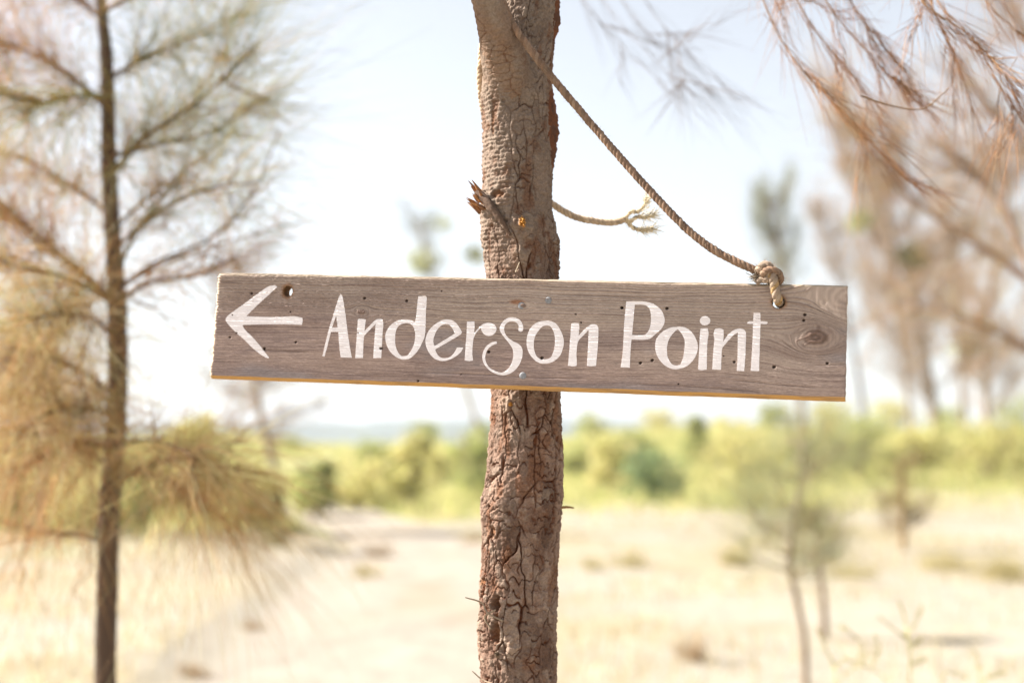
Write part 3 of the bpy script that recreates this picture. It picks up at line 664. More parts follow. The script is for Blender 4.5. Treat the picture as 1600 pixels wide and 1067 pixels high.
# ------------------------------------------------------------------ rope
rope = empty('rope', tuple(P(1216, 474, 1.81)))
tag(rope, 'twisted brown rope from the trunk fork to the sign, with a loose frayed end', 'rope')
def twist(acc, path, Rr, pitch=.020, strands=3, n=None, cols=((.215, .135, .09), (.19, .12, .082), (.24, .16, .11)), sides=9, ph0=0., taper=None):
    L0 = np.linalg.norm(np.diff(np.asarray(path), axis=0), axis=1).sum(); n = n or int(L0 / .0018) + 12
    pth = catmull(path, n); seg = np.concatenate([[0], np.cumsum(np.linalg.norm(np.diff(pth, axis=0), axis=1))])
    T = norm(np.gradient(pth, axis=0)); ref = np.array((.2, -1., .1)); A_ = np.zeros_like(T)
    for k in range(n): ref = ref - T[k] * ref.dot(T[k]); ref = ref / np.linalg.norm(ref); A_[k] = ref
    B_ = np.cross(T, A_)
    for s in range(strands):
        a = ph0 + s * 2 * math.pi / strands + seg / pitch * 2 * math.pi
        rs = Rr * .60; off = Rr * .40
        c = pth + off * (A_ * np.cos(a)[:, None] + B_ * np.sin(a)[:, None])
        rad = rs * 1.1 * (1 + .22 * fbm(seg * 160, seg * 0 + s, 501, 3))
        if taper is not None: rad = rad * np.interp(np.linspace(0, 1, n), *taper)
        cc_ = np.array(cols[s % 3])[None] * (1 + .6 * fbm(seg * 150, seg * 0 + s * 5, 502, 3))[:, None]
        tubes(acc, c[None], rad[None], cc_[None], sides)
    return pth, T
def fuzz(acc, pth, Rr, n, L=.006, col=(.32, .235, .165)):
    i = rng.integers(0, len(pth), n); d = norm(rng.normal(size=(n, 3))); l = rng.uniform(.35, 1, n)[:, None] * L
    b = pth[i] + d * Rr * .7; bend = rng.normal(size=(n, 3)) * L * .4
    paths = np.stack([b, b + d * l * .5 + bend * .2, b + d * l + bend], 1)
    tubes(acc, paths, np.array([[.00022, .0002, .00012]]), np.asarray(col), 3)
RR_ = .0051
# taut length
A = Acc()
main = [P(778, 24, 1.985), P(790, 24, 1.925), P(803, 42, 1.908), P(830, 80, 1.902), P(868, 128, 1.895), P(900, 166, 1.89), P(960, 236, 1.876), P(1020, 303, 1.86), P(1070, 355, 1.845), P(1110, 387, 1.835), P(1150, 409, 1.826), P(1178, 421, 1.82), P(1192, 428, 1.818)]
pm, _ = twist(A, main, RR_); fuzz(A, pm, RR_, 700, .0045)
A.build('cord', M_rope, rope)
# round the back of the trunk, then the loose end
A = Acc()
dk = DT
back = [P(778, 26, 1.985), P(764, 45, 1.985), P(754, 72, 1.985), P(751, 105, 1.99), P(751, 140, 2.0), P(758, 185, 2.03), P(780, 260, 2.06), P(830, 300, 2.065), P(862, 318, 2.05), P(880, 330, 2.055), P(905, 341, 2.06), P(940, 347, 2.065), P(962, 347, 2.065), P(978, 342, 2.065)]
pb, _ = twist(A, back, RR_ * .95, cols=((.48, .36, .25), (.42, .31, .21), (.54, .41, .29))); fuzz(A, pb[len(pb) * 2 // 3:], RR_, 200, .005, (.5, .4, .27))
tail = A.build('loose_end', M_rope, rope); tail['label'] = 'loose pale rope end hanging out right of the trunk'
A = Acc(); e0 = P(976, 342, 2.065); tan = ((.66, .54, .36), (.60, .47, .30), (.70, .58, .41))
ends = [[e0, P(986, 331, 2.065), P(996, 331, 2.065), P(1006, 322, 2.065), P(1010, 314, 2.065)],
        [e0, P(984, 346, 2.065), P(996, 339, 2.065), P(1008, 340, 2.065), P(1022, 336, 2.065)],
        [e0, P(985, 352, 2.065), P(992, 357, 2.065), P(1006, 360, 2.065), P(1020, 359, 2.065)]]
for k, e in enumerate(ends):
    pe, Te = twist(A, e, .0033, .014, 2, 60, tan, 7, taper=([0, .6, 1], [1, .9, .45])); fuzz(A, pe, .003, 80, .006, (.6, .5, .35))
    n = 90; i = rng.integers(30, 60, n); b = pe[i] + rng.normal(size=(n, 3)) * .001
    d = norm(Te[i] + rng.normal(size=(n, 3)) * .45 + np.array((0, 0, .15 if k == 0 else .1))); l = rng.uniform(.008, .022, n)[:, None]; bend = rng.normal(size=(n, 3)) * .003
    tubes(A, np.stack([b, b + d * l * .4 + bend * .2, b + d * l * .75 + bend * .6, b + d * l + bend], 1), np.array([[.00045, .0004, .0003, .00015]]), rng.uniform(.8, 1.15, (n, 1)) * np.array((.85, .75, .56)), 3)
A.build('frayed_strands', M_rope, rope)
# knot on the top edge of the plank and the loop through the hole
A = Acc(); gcol = ((.27, .20, .15), (.23, .175, .135), (.31, .23, .17))
def K(px, py, w): u, v = bd(px, py); return bw(u, v, w)
k1 = [K(1184, 424, .006), K(1193, 416, .012), K(1202, 416, .012), K(1206, 426, .012), K(1199, 437, .010), K(1190, 436, .0), K(1188, 424, -.010), K(1196, 414, -.012), K(1206, 424, -.010), K(1202, 437, -.004)]
p1, _ = twist(A, k1, RR_ * .92, cols=gcol); fuzz(A, p1, RR_, 160, .007)
k2 = [K(1192, 430, .010), K(1200, 425, .017), K(1212, 425, .015), K(1219, 431, .010), K(1219, 439, .004), K(1212, 441, -.004), K(1200, 437, -.010)]
p2, _ = twist(A, k2, RR_ * .92); fuzz(A, p2, RR_, 120, .007)
k4 = [K(1200, 434, .004), K(1190, 438, .006), K(1182, 441, .002)]
twist(A, k4, RR_ * .8, cols=gcol)
pk = np.array(K(1184, 434, .004)); n = 60; d = norm(np.array((-1., -.1, .1)) + rng.normal(size=(n, 3)) * .5); l = rng.uniform(.004, .014, n)[:, None]
tubes(A, np.stack([pk + 0 * d, pk + d * l * .5, pk + d * l + rng.normal(size=(n, 3)) * .002], 1), np.array([[.0005, .0004, .0002]]), np.array((.33, .27, .21)), 3)
A.build('knot', M_rope, rope)
A = Acc()
k3 = [K(1203, 428, -.008), K(1206, 429, .010), K(1209, 436, .0135), K(1211, 448, .0115), K(1213.5, 460, .0105), K(1216, 468, .006), K(1217, 472, -.004), K(1217.5, 472, -.018), K(1216, 462, -.036), K(1212, 444, -.036), K(1206, 430, -.022)]
p3, _ = twist(A, k3, RR_ * 1.16, cols=((.30, .225, .17), (.36, .23, .11), (.33, .25, .185))); fuzz(A, p3, RR_, 120, .005, (.5, .36, .18))
A.build('loop', M_rope, rope)

# ------------------------------------------------------------------ foliage generators
def needles(acc, starts, dirs, L, droop, r, cols, curl=.25, S=5):
    N = len(starts); L = np.broadcast_to(L, (N,)); s = np.linspace(0, 1, S)
    bend = rng.normal(size=(N, 3)) * curl
    pth = starts[:, None] + L[:, None, None] * (dirs[:, None] * s[None, :, None] + (bend[:, None] + np.array((0, 0, -1.))[None, None] * droop) * (s[None, :, None] ** 2) * .6)
    rad = r * (1 - .75 * s)[None] * np.ones((N, 1))
    tubes(acc, pth, rad, cols, 3)
PAL_B = np.array([(.33, .17, .065), (.40, .23, .09), (.27, .15, .075), (.44, .29, .14), (.30, .24, .10)])
PAL_T = np.array([(.46, .34, .20), (.55, .43, .28), (.38, .26, .14), (.33, .21, .11), (.34, .30, .14)])
PAL_G = np.array([(.20, .22, .08), (.27, .27, .10), (.36, .29, .11), (.19, .21, .11), (.40, .27, .11)])
PAL_GB = np.array([(.21, .24, .17), (.26, .28, .19), (.30, .29, .16), (.18, .20, .13), (.36, .31, .17)])
PAL_P = np.array([(.50, .37, .27), (.44, .32, .23), (.55, .43, .33), (.46, .37, .22), (.38, .28, .21)])
def spray(acc, tw, line, n, pal, L=(.12, .3), droop=.35, r=.0009, spread=.6, t0=.15, side=8, jitter=.03, bias=(0, 0, 0), curl=.25, twr=1.0):
    """needles set along a limb and along short side twigs"""
    m = 60; p = catmull(line, m); T = norm(np.gradient(p, axis=0))
    st, dr = [], []
    for k in range(side):
        i = int(m * rng.uniform(t0, .95)); d = norm(T[i] * .7 + rng.normal(size=3) * .55 + np.array(bias)); l = rng.uniform(.4, 1) * np.linalg.norm(p[-1] - p[0]) * .30
        q = np.stack([p[i] + d * l * s + np.array((0, 0, -.10 * l * s * s)) + rng.normal(size=3) * .01 * s for s in np.linspace(0, 1, 6)])
        tubes(tw, q[None], np.linspace(.0026, .0012, 6)[None] * twr, np.array((.20, .125, .075)), 4)
        for j in range(max(1, n // (side * 2))):
            s = rng.uniform(.1, 1); st.append(q[0] + (q[-1] - q[0]) * s); dr.append(d)
    for j in range(n // 2):
        i = int((m - 1) * (t0 + (1 - t0) * rng.uniform(0, 1) ** .8)); st.append(p[i]); dr.append(T[i])
    st = np.array(st) + rng.normal(size=(len(st), 3)) * jitter * .3; dr = np.array(dr)
    d = norm(dr * .8 + rng.normal(size=dr.shape) * spread + np.array(bias))
    c = pal[rng.integers(0, len(pal), len(st))] * rng.uniform(.75, 1.25, (len(st), 1))
    needles(acc, st, d, rng.uniform(*L, len(st)), droop, r, c, curl)

def limb(acc, line, r0, r1, col=(.19, .135, .095), n=40, sides=8, seed=0):
    tube1(acc, line, [r0, r1], col, sides, n, .18, False, seed)

# the sign tree's own drooping sprays high on the right
def PL(lst): return [P(*p) for p in lst]
A = Acc(); tw = Acc()
up0 = on_trunk(840, -250, -.02)
big = [up0, P(1000, -330, 2.15), P(1250, -300, 2.35), P(1500, -230, 2.5), P(1750, -150, 2.6)]
limb(tw, big, .020, .009, (.20, .14, .10), 60, 12)
big2 = [P(1000, -330, 2.15), P(960, -260, 2.6), P(900, -200, 3.1), P(860, -150, 3.4)]
limb(tw, big2, .010, .005, (.20, .14, .10), 30, 8)
STR = [([(1180, -320, 2.3), (1160, -180, 2.35), (1180, -40, 2.38), (1225, 70, 2.4), (1290, 150, 2.42), (1345, 205, 2.45), (1400, 265, 2.5), (1450, 305, 2.55)], 150),
       ([(1200, -300, 2.3), (1200, -120, 2.36), (1250, 10, 2.4), (1300, 80, 2.42), (1340, 130, 2.45), (1385, 200, 2.5)], 120),
       ([(1260, -300, 2.35), (1240, -120, 2.4), (1290, 0, 2.42), (1345, 70, 2.45), (1400, 130, 2.48), (1425, 160, 2.5)], 130),
       ([(1300, -290, 2.38), (1300, -120, 2.42), (1330, 0, 2.45), (1370, 60, 2.46), (1410, 110, 2.48)], 120),
       ([(1420, -250, 2.4), (1400, -100, 2.35), (1440, 0, 2.3), (1500, 45, 2.3), (1555, 100, 2.3), (1610, 175, 2.3)], 130),
       ([(1450, -240, 2.45), (1440, -100, 2.4), (1465, 0, 2.36), (1520, 60, 2.35), (1560, 130, 2.35), (1600, 190, 2.35)], 110),
       ([(1480, -230, 2.5), (1460, -90, 2.45), (1455, 0, 2.4), (1480, 60, 2.4), (1500, 110, 2.42), (1520, 170, 2.42)], 90),
       ([(1520, -220, 2.5), (1510, -90, 2.45), (1540, 0, 2.4), (1600, 60, 2.4), (1660, 120, 2.4)], 90)]
tw.build('limb', M_twig, tree)
SPC = np.array([(.26, .13, .055), (.32, .17, .075), (.22, .11, .055), (.36, .22, .11)])
for line, n in STR:
    tw = Acc(); L_ = PL([(x, y, d - .04) for x, y, d in line]); tube1(tw, L_, [.0020, .0011, .0006], (.36, .20, .095), 5, 60, .2, False)
    spray(A, tw, L_, int(n * 1.1), SPC * 1.55, (.05, .15), .12, .00055, .17, .15, 4, .012, curl=.12, twr=.4)
    tw.build('hanging_branch', M_twig, tree)
for x in (905, 935, 965, 1000):
    tw = Acc(); L_ = PL([(x - 60, -180, 3.3), (x - 20, -60, 3.2), (x + 20, 20, 3.15), (x + 90, 95, 3.1), (x + 150, 150, 3.05)])
    tube1(tw, L_, [.0009, .0005], (.26, .20, .18), 4, 40, .2, False)
    spray(A, tw, L_, 40, np.array([(.22, .17, .15), (.26, .21, .19)]), (.08, .2), .1, .0006, .13, .3, 2, .01, curl=.08, twr=.35)
    tw.build('hanging_branch', M_twig, tree)
tw = Acc(); L_ = PL([(1345, 150, 2.22), (1390, 165, 2.24), (1440, 171, 2.24), (1470, 150, 2.24), (1483, 138, 2.24)]); tube1(tw, L_, [.0016, .0012, .0008], (.20, .12, .06), 5, 30, .2, False)
tw.build('twig', M_twig, tree)
o = A.build('foliage', M_needle, tree); o['kind'] = 'stuff'

# young sheoak on the left
d0 = 3.6
lt = empty('sheoak_tree', tuple(P(186, HY + CZ * F / d0, d0)))
tag(lt, 'slender young tree with wispy brown needles left of the sign', 'tree')
A = Acc(); tl = [P(186, HY + CZ * F / d0 + 20, d0), P(172, 1400, d0), P(165, 1067, d0), P(168, 900, d0), P(170, 800, d0), P(180, 690, d0), P(184, 590, d0), P(183, 480, d0), P(177, 380, d0), P(171, 280, d0), P(169, 180, d0), P(166, 90, d0), P(158, 0, d0), P(150, -150, d0), P(150, -350, d0)]
tube1(A, tl, [.036, .030, .027, .0265, .0275, .0265, .024, .025, .021, .020, .018, .016, .0135, .010, .005], (.10, .066, .046), 20, 260, .16, True, 5)
A.build('trunk', M_bark, lt)
A = Acc(); tw = Acc()
def Lb(pts, dd): return [P(x, y, d0 + dd * k / (len(pts) - 1)) for k, (x, y) in enumerate(pts)]
LT = [([(168, 846), (110, 834), (60, 828), (-40, 800), (-120, 770)], .1, 220, PAL_B, .006, .5),
      ([(178, 760), (230, 728), (300, 715), (375, 735)], -.25, 430, PAL_T, .007, .75),
      ([(178, 745), (230, 740), (290, 765), (350, 810)], .3, 330, PAL_B, .006, .6),
      ([(178, 735), (120, 690), (60, 650), (0, 610)], .2, 520, PAL_T, .006, .6),
      ([(178, 700), (130, 690), (70, 710), (10, 740)], -.3, 420, PAL_B, .006, .6),
      ([(183, 620), (110, 570), (40, 555), (-40, 560)], -.3, 620, PAL_T, .006, .3),
      ([(183, 640), (130, 600), (60, 600), (-30, 640)], .3, 420, PAL_T, .006, .4),
      ([(182, 665), (150, 640), (90, 640), (20, 680)], -.45, 420, PAL_T, .005, .55), ([(180, 700), (200, 690), (250, 690), (310, 720)], -.5, 300, PAL_T, .005, .6), ([(184, 540), (150, 500), (100, 490), (30, 500)], -.5, 300, PAL_T, .005, .3),
      ([(183, 475), (110, 412), (40, 352), (-60, 275)], .0, 620, PAL_B, .011, .25),
      ([(183, 480), (120, 440), (50, 420), (-40, 400)], -.35, 420, PAL_T, .007, .3),
      ([(184, 455), (240, 412), (330, 372), (395, 300), (437, 205)], .3, 60, PAL_GB, .006, .1),
      ([(184, 450), (260, 410), (350, 380), (450, 350)], .5, 50, PAL_GB, .005, .1),
      ([(184, 470), (240, 440), (310, 430), (370, 400)], -.2, 200, PAL_B, .006, .2),
      ([(180, 430), (220, 350), (260, 300), (290, 270)], .2, 180, PAL_B, .006, .1),
      ([(174, 335), (110, 290), (40, 250), (-40, 230)], .25, 520, PAL_T, .007, .25),
      ([(172, 275), (230, 212), (300, 165), (400, 75)], -.15, 480, PAL_G, .008, .05),
      ([(171, 245), (250, 225), (330, 205), (420, 150)], .3, 380, PAL_GB, .007, .1),
      ([(169, 170), (110, 120), (40, 80), (-40, 55)], .1, 520, PAL_B, .008, .2),
      ([(168, 150), (120, 150), (50, 160), (-30, 130)], -.3, 360, PAL_G, .006, .25),
      ([(166, 125), (230, 90), (300, 60), (390, 15)], .2, 380, PAL_GB, .007, .05),
      ([(160, 30), (100, -15), (30, -50)], .1, 320, PAL_B, .006, .1), ([(160, 20), (230, -20), (310, -70)], -.2, 280, PAL_G, .006, .05),
      ([(179, 390), (240, 335), (310, 300), (400, 285)], -.3, 200, PAL_G, .006, .1), ([(176, 360), (230, 310), (310, 250), (370, 200)], .4, 160, PAL_GB, .005, .1)]
for line, dd, n, pal, r0, dr in LT:
    tw = Acc(); L_ = Lb(line, dd); limb(tw, L_, r0, .0018, (.14, .085, .05))
    spray(A, tw, L_, int(n * (.85 if line[-1][0] < 200 else .80)), np.minimum(pal * np.array((1.5, 1.42, 1.2)), .68), (.14, .42), dr, .00085, .62, .10, 9, .03, (0, 0, .1 if dr < .2 else -.05), curl=.32)
    tw.build('branch', M_twig, lt)
o = A.build('crown', M_needle, lt); o['kind'] = 'stuff'

# generic background tree with thin burnt limbs and tufted twigs
def bush_tree(name, label, cat, line, d, r0, r1, pal, nl, nn, spreadx, upz, L=(.15, .4), r=.003, droop=.1, t0=.35, group=None, leafc=None, tcol=(.31, .245, .195), seed=1, tdir=(0, 0, .5)):
    base = P(line[0][0], line[0][1], d); e = empty(name, tuple(base)); tag(e, label, cat, group)
    pts = [P(x, y, d) for x, y in line]; pts[0] = pts[0] - np.array((0, 0, .08)); A = Acc()
    tube1(A, pts, list(np.linspace(r0, r1, len(pts))), tcol, 10, 60, .2, False, seed); A.build('trunk', M_bark, e)
    A = Acc(); tw = Acc(); p = catmull(pts, 60)
    for k in range(nl):
        i = int(59 * (t0 + (1 - t0) * rng.uniform(0, 1))); az = rng.uniform(0, 2 * math.pi); l = spreadx * rng.uniform(.45, 1) * (1.15 - .5 * i / 59)
        dv = np.array((math.cos(az), math.sin(az), 0)) * l; end = p[i] + dv + np.array((0, 0, upz * l * rng.uniform(.5, 1.3)))
        mid = p[i] + dv * .5 + np.array((0, 0, upz * l * .3)) + rng.normal(size=3) * .08 * l
        ln = [p[i], mid, end]; limb(tw, ln, r1 * .4 + .003, .003, tcol, 14, 5)
        spray(A, tw, ln, max(6, nn // nl), pal, L, droop, r, .75, .2, 4, .15, tdir)
    tw.build('branch', M_twig, e); o = A.build('crown', M_needle, e); o['kind'] = 'stuff'
    if leafc:
        B = Acc()
        for (x, y, rx, n) in leafc:
            leaves(B, P(x, y, d), (rx / F * d, rx / F * d, rx / F * d * .8), n, .05 + .0016 * d, np.array([(.30, .31, .12), (.38, .35, .14), (.24, .25, .11)]), .1)
        o = B.build('leaf_clump', M_leaf, e); o['kind'] = 'stuff'
    return e
def leaves(acc, cen, rad, n, size, pal, shell=.5):
    d = norm(rng.normal(size=(n, 3))); rr = rng.uniform(shell ** 3, 1, (n, 1)) ** (1 / 3.)
    c = cen + d * rr * np.array(rad) * (1 + .18 * rng.normal(size=(n, 1)))
    a = norm(rng.normal(size=(n, 3)) + np.array((0, 0, .4))); b = norm(np.cross(a, rng.normal(size=(n, 3)))); s = size * rng.uniform(.5, 1.2, (n, 1))
    nrm = np.cross(a, b)
    V = np.stack([c - a * s, c + b * s * .45 + nrm * s * .12, c + a * s, c - b * s * .45 + nrm * s * .12], 1).reshape(-1, 3)
    col = pal[rng.integers(0, len(pal), n)] * rng.uniform(.7, 1.3, (n, 1))
    acc.add(V, np.arange(n * 4).reshape(n, 4), np.repeat(col, 4, 0))

def gd(py): return CZ * F / (py - HY)
bush_tree('slender_tree', 'dark thin tree standing between the left sapling and the sign, behind them', 'tree', [(441, 833), (432, 745), (408, 650), (392, 560), (378, 470), (362, 400)], gd(833), .085, .03, PAL_B, 30, 2600, 1.3, .35, (.15, .4), .004, .1, .30, seed=2)
bush_tree('slender_tree', 'faint leaning tree far behind the sign, just left of the central trunk', 'tree', [(775, 745), (755, 690), (728, 610), (695, 500), (668, 400), (655, 340)], gd(745), .16, .05, PAL_GB, 26, 800, 1.5, 1.2, (.3, .8), .008, .0, .5, leafc=[(660, 408, 26, 260), (742, 398, 20, 160), (690, 350, 18, 60)], seed=3)
bush_tree('slender_tree', 'tall tree with pinkish brown crown behind the right end of the sign', 'tree', [(1472, 762), (1456, 620), (1432, 490), (1402, 390), (1365, 290), (1345, 220)], gd(762), .17, .06, PAL_P * 1.15, 80, 11000, 2.8, 1.5, (.3, .8), .006, .1, .16, leafc=[(1425, 400, 26, 240), (1345, 345, 24, 160)], seed=4)
bush_tree('slender_tree', 'dark stemmed tree with brown crown at the right edge', 'tree', [(1545, 752), (1540, 640), (1542, 500), (1560, 360), (1580, 260)], gd(752), .17, .06, PAL_P * 1.15, 70, 9500, 2.8, 1.5, (.3, .8), .006, .1, .2, leafc=[(1510, 540, 24, 180)], seed=5)
bush_tree('slender_tree', 'thin bluish grey bare tree rising just above the right sign corner', 'tree', [(1258, 770), (1252, 640), (1236, 480), (1215, 380), (1200, 310)], gd(770), .14, .05, PAL_GB * 1.2, 44, 2200, 1.3, 1.3, (.25, .6), .005, .0, .55, seed=6, tcol=(.22, .16, .13))
bush_tree('slender_tree', 'bare grey stem immediately right of the sign end', 'tree', [(1362, 757), (1346, 620), (1332, 540), (1312, 440), (1285, 340)], gd(757), .12, .04, PAL_P * 1.1, 40, 2600, 1.7, 1.4, (.25, .6), .005, .0, .5, seed=7, tcol=(.15, .13, .13))
bush_tree('slender_tree', 'slim pale tree with upswept twigs between the sign end and the tall pinkish tree', 'tree', [(1425, 760), (1420, 640), (1405, 520), (1392, 420), (1370, 340)], gd(760), .11, .04, PAL_P * 1.15, 46, 4600, 1.9, 1.5, (.25, .6), .005, .0, .35, seed=17, tcol=(.30, .24, .19))
bush_tree('slender_tree', 'slim grey tree between the tall pinkish tree and the right edge one', 'tree', [(1506, 756), (1504, 640), (1496, 520), (1490, 400), (1470, 300)], gd(756), .12, .04, PAL_P * 1.15, 46, 4600, 2.0, 1.5, (.25, .6), .005, .0, .3, seed=18, tcol=(.26, .21, .17))
bush_tree('slender_tree', 'sparse tree behind the left sapling with yellowish green clumps', 'tree', [(60, 860), (66, 760), (80, 640), (90, 520), (100, 430)], gd(860), .07, .025, PAL_G, 22, 1100, 1.1, .3, (.12, .35), .004, .1, .3, leafc=[(35, 465, 38, 110), (85, 500, 42, 130), (118, 468, 28, 70), (55, 535, 40, 90), (20, 510, 34, 80)], seed=8)
bush_tree('sapling', 'thin ochre sapling standing alone on the pale ground at right', 'sapling', [(1412, 862), (1410, 820), (1411, 770), (1406, 715)], gd(862), .05, .02, np.array([(.36, .24, .10), (.30, .23, .10), (.26, .25, .10)]), 16, 700, .45, .5, (.12, .35), .004, .0, .25, seed=9, tcol=(.27, .18, .09))
# grey-green young sheoak, lower right
e = bush_tree('young_sheoak', 'fluffy grey green young tree on a thin crooked stem below the right sign end', 'tree', [(1258, 1100), (1257, 1010), (1246, 940), (1234, 880), (1240, 815), (1250, 755), (1256, 690)], gd(1100), .024, .010, np.minimum(PAL_GB * np.array((1.65, 1.62, 1.45)), .66), 22, 1300, .46, .75, (.22, .55), .0015, .15, .42, seed=10, tcol=(.24, .18, .13), tdir=(0, 0, .2))
bush_tree('young_sheoak', 'smaller dark olive sapling close beside the grey green young tree', 'tree', [(1288, 1000), (1287, 950), (1281, 890), (1278, 840), (1272, 800)], gd(1000), .030, .012, np.array([(.28, .25, .11), (.22, .20, .09), (.36, .30, .14)]), 12, 600, .34, .2, (.12, .3), .0022, .2, .55, seed=11, tcol=(.20, .14, .10))
# near-right tree outside the frame reaching in with diagonal limbs
dn = 6.5
e = empty('sheoak_tree', tuple(P(1780, HY + CZ * F / dn, dn))); tag(e, 'tree whose diagonal brown limbs reach in from the right edge', 'tree')
A = Acc(); tube1(A, [P(1780, HY + CZ * F / dn + 20, dn), P(1770, 900, dn), P(1740, 600, dn), P(1720, 300, dn), P(1700, 0, dn)], [.09, .07, .06, .05, .03], (.17, .12, .09), 14, 60, .2, False, 12); A.build('trunk', M_bark, e)
A = Acc(); tw = Acc()
for line, n in (([(1738, 590), (1640, 470), (1570, 410), (1480, 350), (1400, 290), (1330, 200), (1300, 130)], 620), ([(1640, 470), (1600, 400), (1570, 330), (1520, 270), (1460, 220)], 420), ([(1722, 330), (1640, 260), (1560, 180), (1490, 100)], 420), ([(1715, 250), (1650, 120), (1590, 30), (1560, -40)], 380), ([(1738, 560), (1650, 560), (1560, 520), (1470, 480)], 300)):
    tw = Acc(); L_ = [P(x, y, dn + .15 * k) for k, (x, y) in enumerate(line)]; limb(tw, L_, .022, .004, (.18, .12, .085), 50, 8)
    spray(A, tw, L_, int(n * .85), np.vstack([PAL_P, PAL_B[:2] * 1.3, [(.50, .43, .18)]]), (.15, .45), .1, .0015, .6, .25, 9, .05, (-.1, 0, .2))
    tw.build('branch', M_twig, e)
o = A.build('crown', M_needle, e); o['kind'] = 'stuff'

# ------------------------------------------------------------------ shrubs of the green belt
G1 = np.array([(.30, .33, .12), (.37, .38, .14), (.43, .41, .17), (.24, .27, .11)])
G2 = np.array([(.48, .46, .18), (.54, .49, .22), (.40, .40, .15), (.56, .48, .25)])
G3 = np.array([(.15, .21, .10), (.20, .26, .12), (.26, .30, .13), (.12, .17, .09)])
SHR = [(640, 800, 668, 42, G2, 'yellow green bush just left of the central trunk under the sign'),
       (738, 792, 645, 55, G1, 'tall olive bush half hidden by the left side of the central trunk'),
       (560, 800, 706, 62, G2, 'low spreading yellow green bush in front of the far blue ridge'),
       (492, 812, 704, 46, G1, 'low green bush beside the dark thin tree under the sign'),
       (1020, 792, 700, 62, G3, 'dark green bush to the right of the central trunk'),
       (1088, 764, 642, 32, G1, 'round bright green treelet rising above the belt right of the trunk'),
       (948, 780, 668, 55, G2, 'pale green bush close to the right side of the central trunk'),
       (900, 768, 690, 36, G1, 'small green bush touching the trunk outline on its right'),
       (1170, 778, 668, 70, G2, 'broad yellow green bush under the right half of the sign'),
       (1338, 776, 640, 72, G1, 'green bush directly below the right corner of the sign'),
       (1440, 770, 668, 60, G2, 'pale green bush behind the ochre sapling'),
       (1545, 776, 655, 80, G2, 'large yellow green bush at the right edge of the photo'),
       (292, 842, 622, 72, G2, 'yellowish bush behind the right side of the left sapling'),
       (110, 852, 742, 95, G2, 'wide yellow green bush behind the foot of the left sapling'),
       (690, 770, 690, 60, G2, 'pale bush filling the gap between the two bushes left of the trunk'),
       (590, 768, 690, 50, G1, 'green bush farther back, in front of the right end of the blue ridge'),
       (1240, 768, 676, 60, G1, 'green bush right behind the grey green young tree'),
       (985, 765, 672, 45, G1, 'green bush between the pale green and the dark green bush right of the trunk'),
       (1130, 766, 690, 50, G2, 'low yellow bush right of the round bright treelet'),
       (1390, 768, 690, 50, G2, 'yellow bush between the sign corner and the ochre sapling'),
       (1490, 766, 660, 50, G1, 'olive bush at the foot of the tall pinkish brown tree'),
       (400, 838, 720, 50, G2, 'yellow green bush at the foot of the dark thin tree, on its left'),
       (220, 846, 730, 60, G1, 'olive bush right behind the left sapling stem'),
       (20, 850, 700, 70, G1, 'olive bush at the left edge of the photo')]
SHR += [(455, 742, 690, 26, G1, 'small far bush on the skyline left of the blue ridge opening'),
       (665, 738, 655, 34, G1, 'far bush on the skyline behind the bush left of the trunk'),
       (925, 736, 650, 30, G1, 'far bush on the skyline just right of the central trunk'),
       (1025, 736, 648, 34, G2, 'far pale bush on the skyline above the dark green bush'),
       (1135, 735, 662, 34, G2, 'far pale bush on the skyline right of the round treelet'),
       (1205, 736, 640, 36, G1, 'far bush on the skyline behind the grey green young tree'),
       (1295, 735, 636, 40, G2, 'far pale bush on the skyline under the sign corner'),
       (1395, 736, 628, 44, G2, 'far tall bush on the skyline between sign end and pinkish tree'),
       (1480, 735, 640, 40, G1, 'far olive bush on the skyline behind the tall pinkish tree'),
       (1590, 736, 622, 50, G1, 'far tall bush on the skyline at the right edge')]
for k, (x, yb, yt, hw, pal, lab) in enumerate(SHR):
    d = gd(yb); base = P(x, yb, d); base[2] = float(gz(base[0], base[1])); Hh = (yb - yt) / F * d - (base[2] if base[2] > .1 else 0) * .8; Hh = max(Hh, .7 if yb < 830 else .3); W_ = hw / F * d
    e = empty('shrub', tuple(base)); tag(e, lab, 'shrub', 'shrubs of the green belt')
    A = Acc()
    for j in range(9):
        az = rng.uniform(0, 2 * math.pi); t = np.array((math.cos(az) * W_ * .6, math.sin(az) * W_ * .6, Hh * rng.uniform(.6, .9)))
        tube1(A, [base - (0, 0, .05), base + t * (.35, .35, .5), base + t], [.03, .01], (.16, .12, .09), 5, 12, .2, False)
    A.build('stem', M_twig, e); A = Acc()
    for j in range(20):
        az = rng.uniform(0, 2 * math.pi); q_ = rng.uniform(0, 1) ** .6; zc = Hh * rng.uniform(.15, .80)
        wz = math.sqrt(max(.1, 1 - (zc / Hh) ** 2 * .8)); rl = .34 * min(W_, Hh) * rng.uniform(.5, 1.5)
        leaves(A, base + np.array((math.cos(az) * W_ * q_ * wz * .8, math.sin(az) * W_ * q_ * wz * .8, zc)), (rl * 1.3, rl * 1.3, rl), 70, min(.09, .02 + .045 * Hh), pal * rng.uniform(.9, 1.25), .0)
    o = A.build('crown', M_leaf, e, smooth=False); o['kind'] = 'stuff'

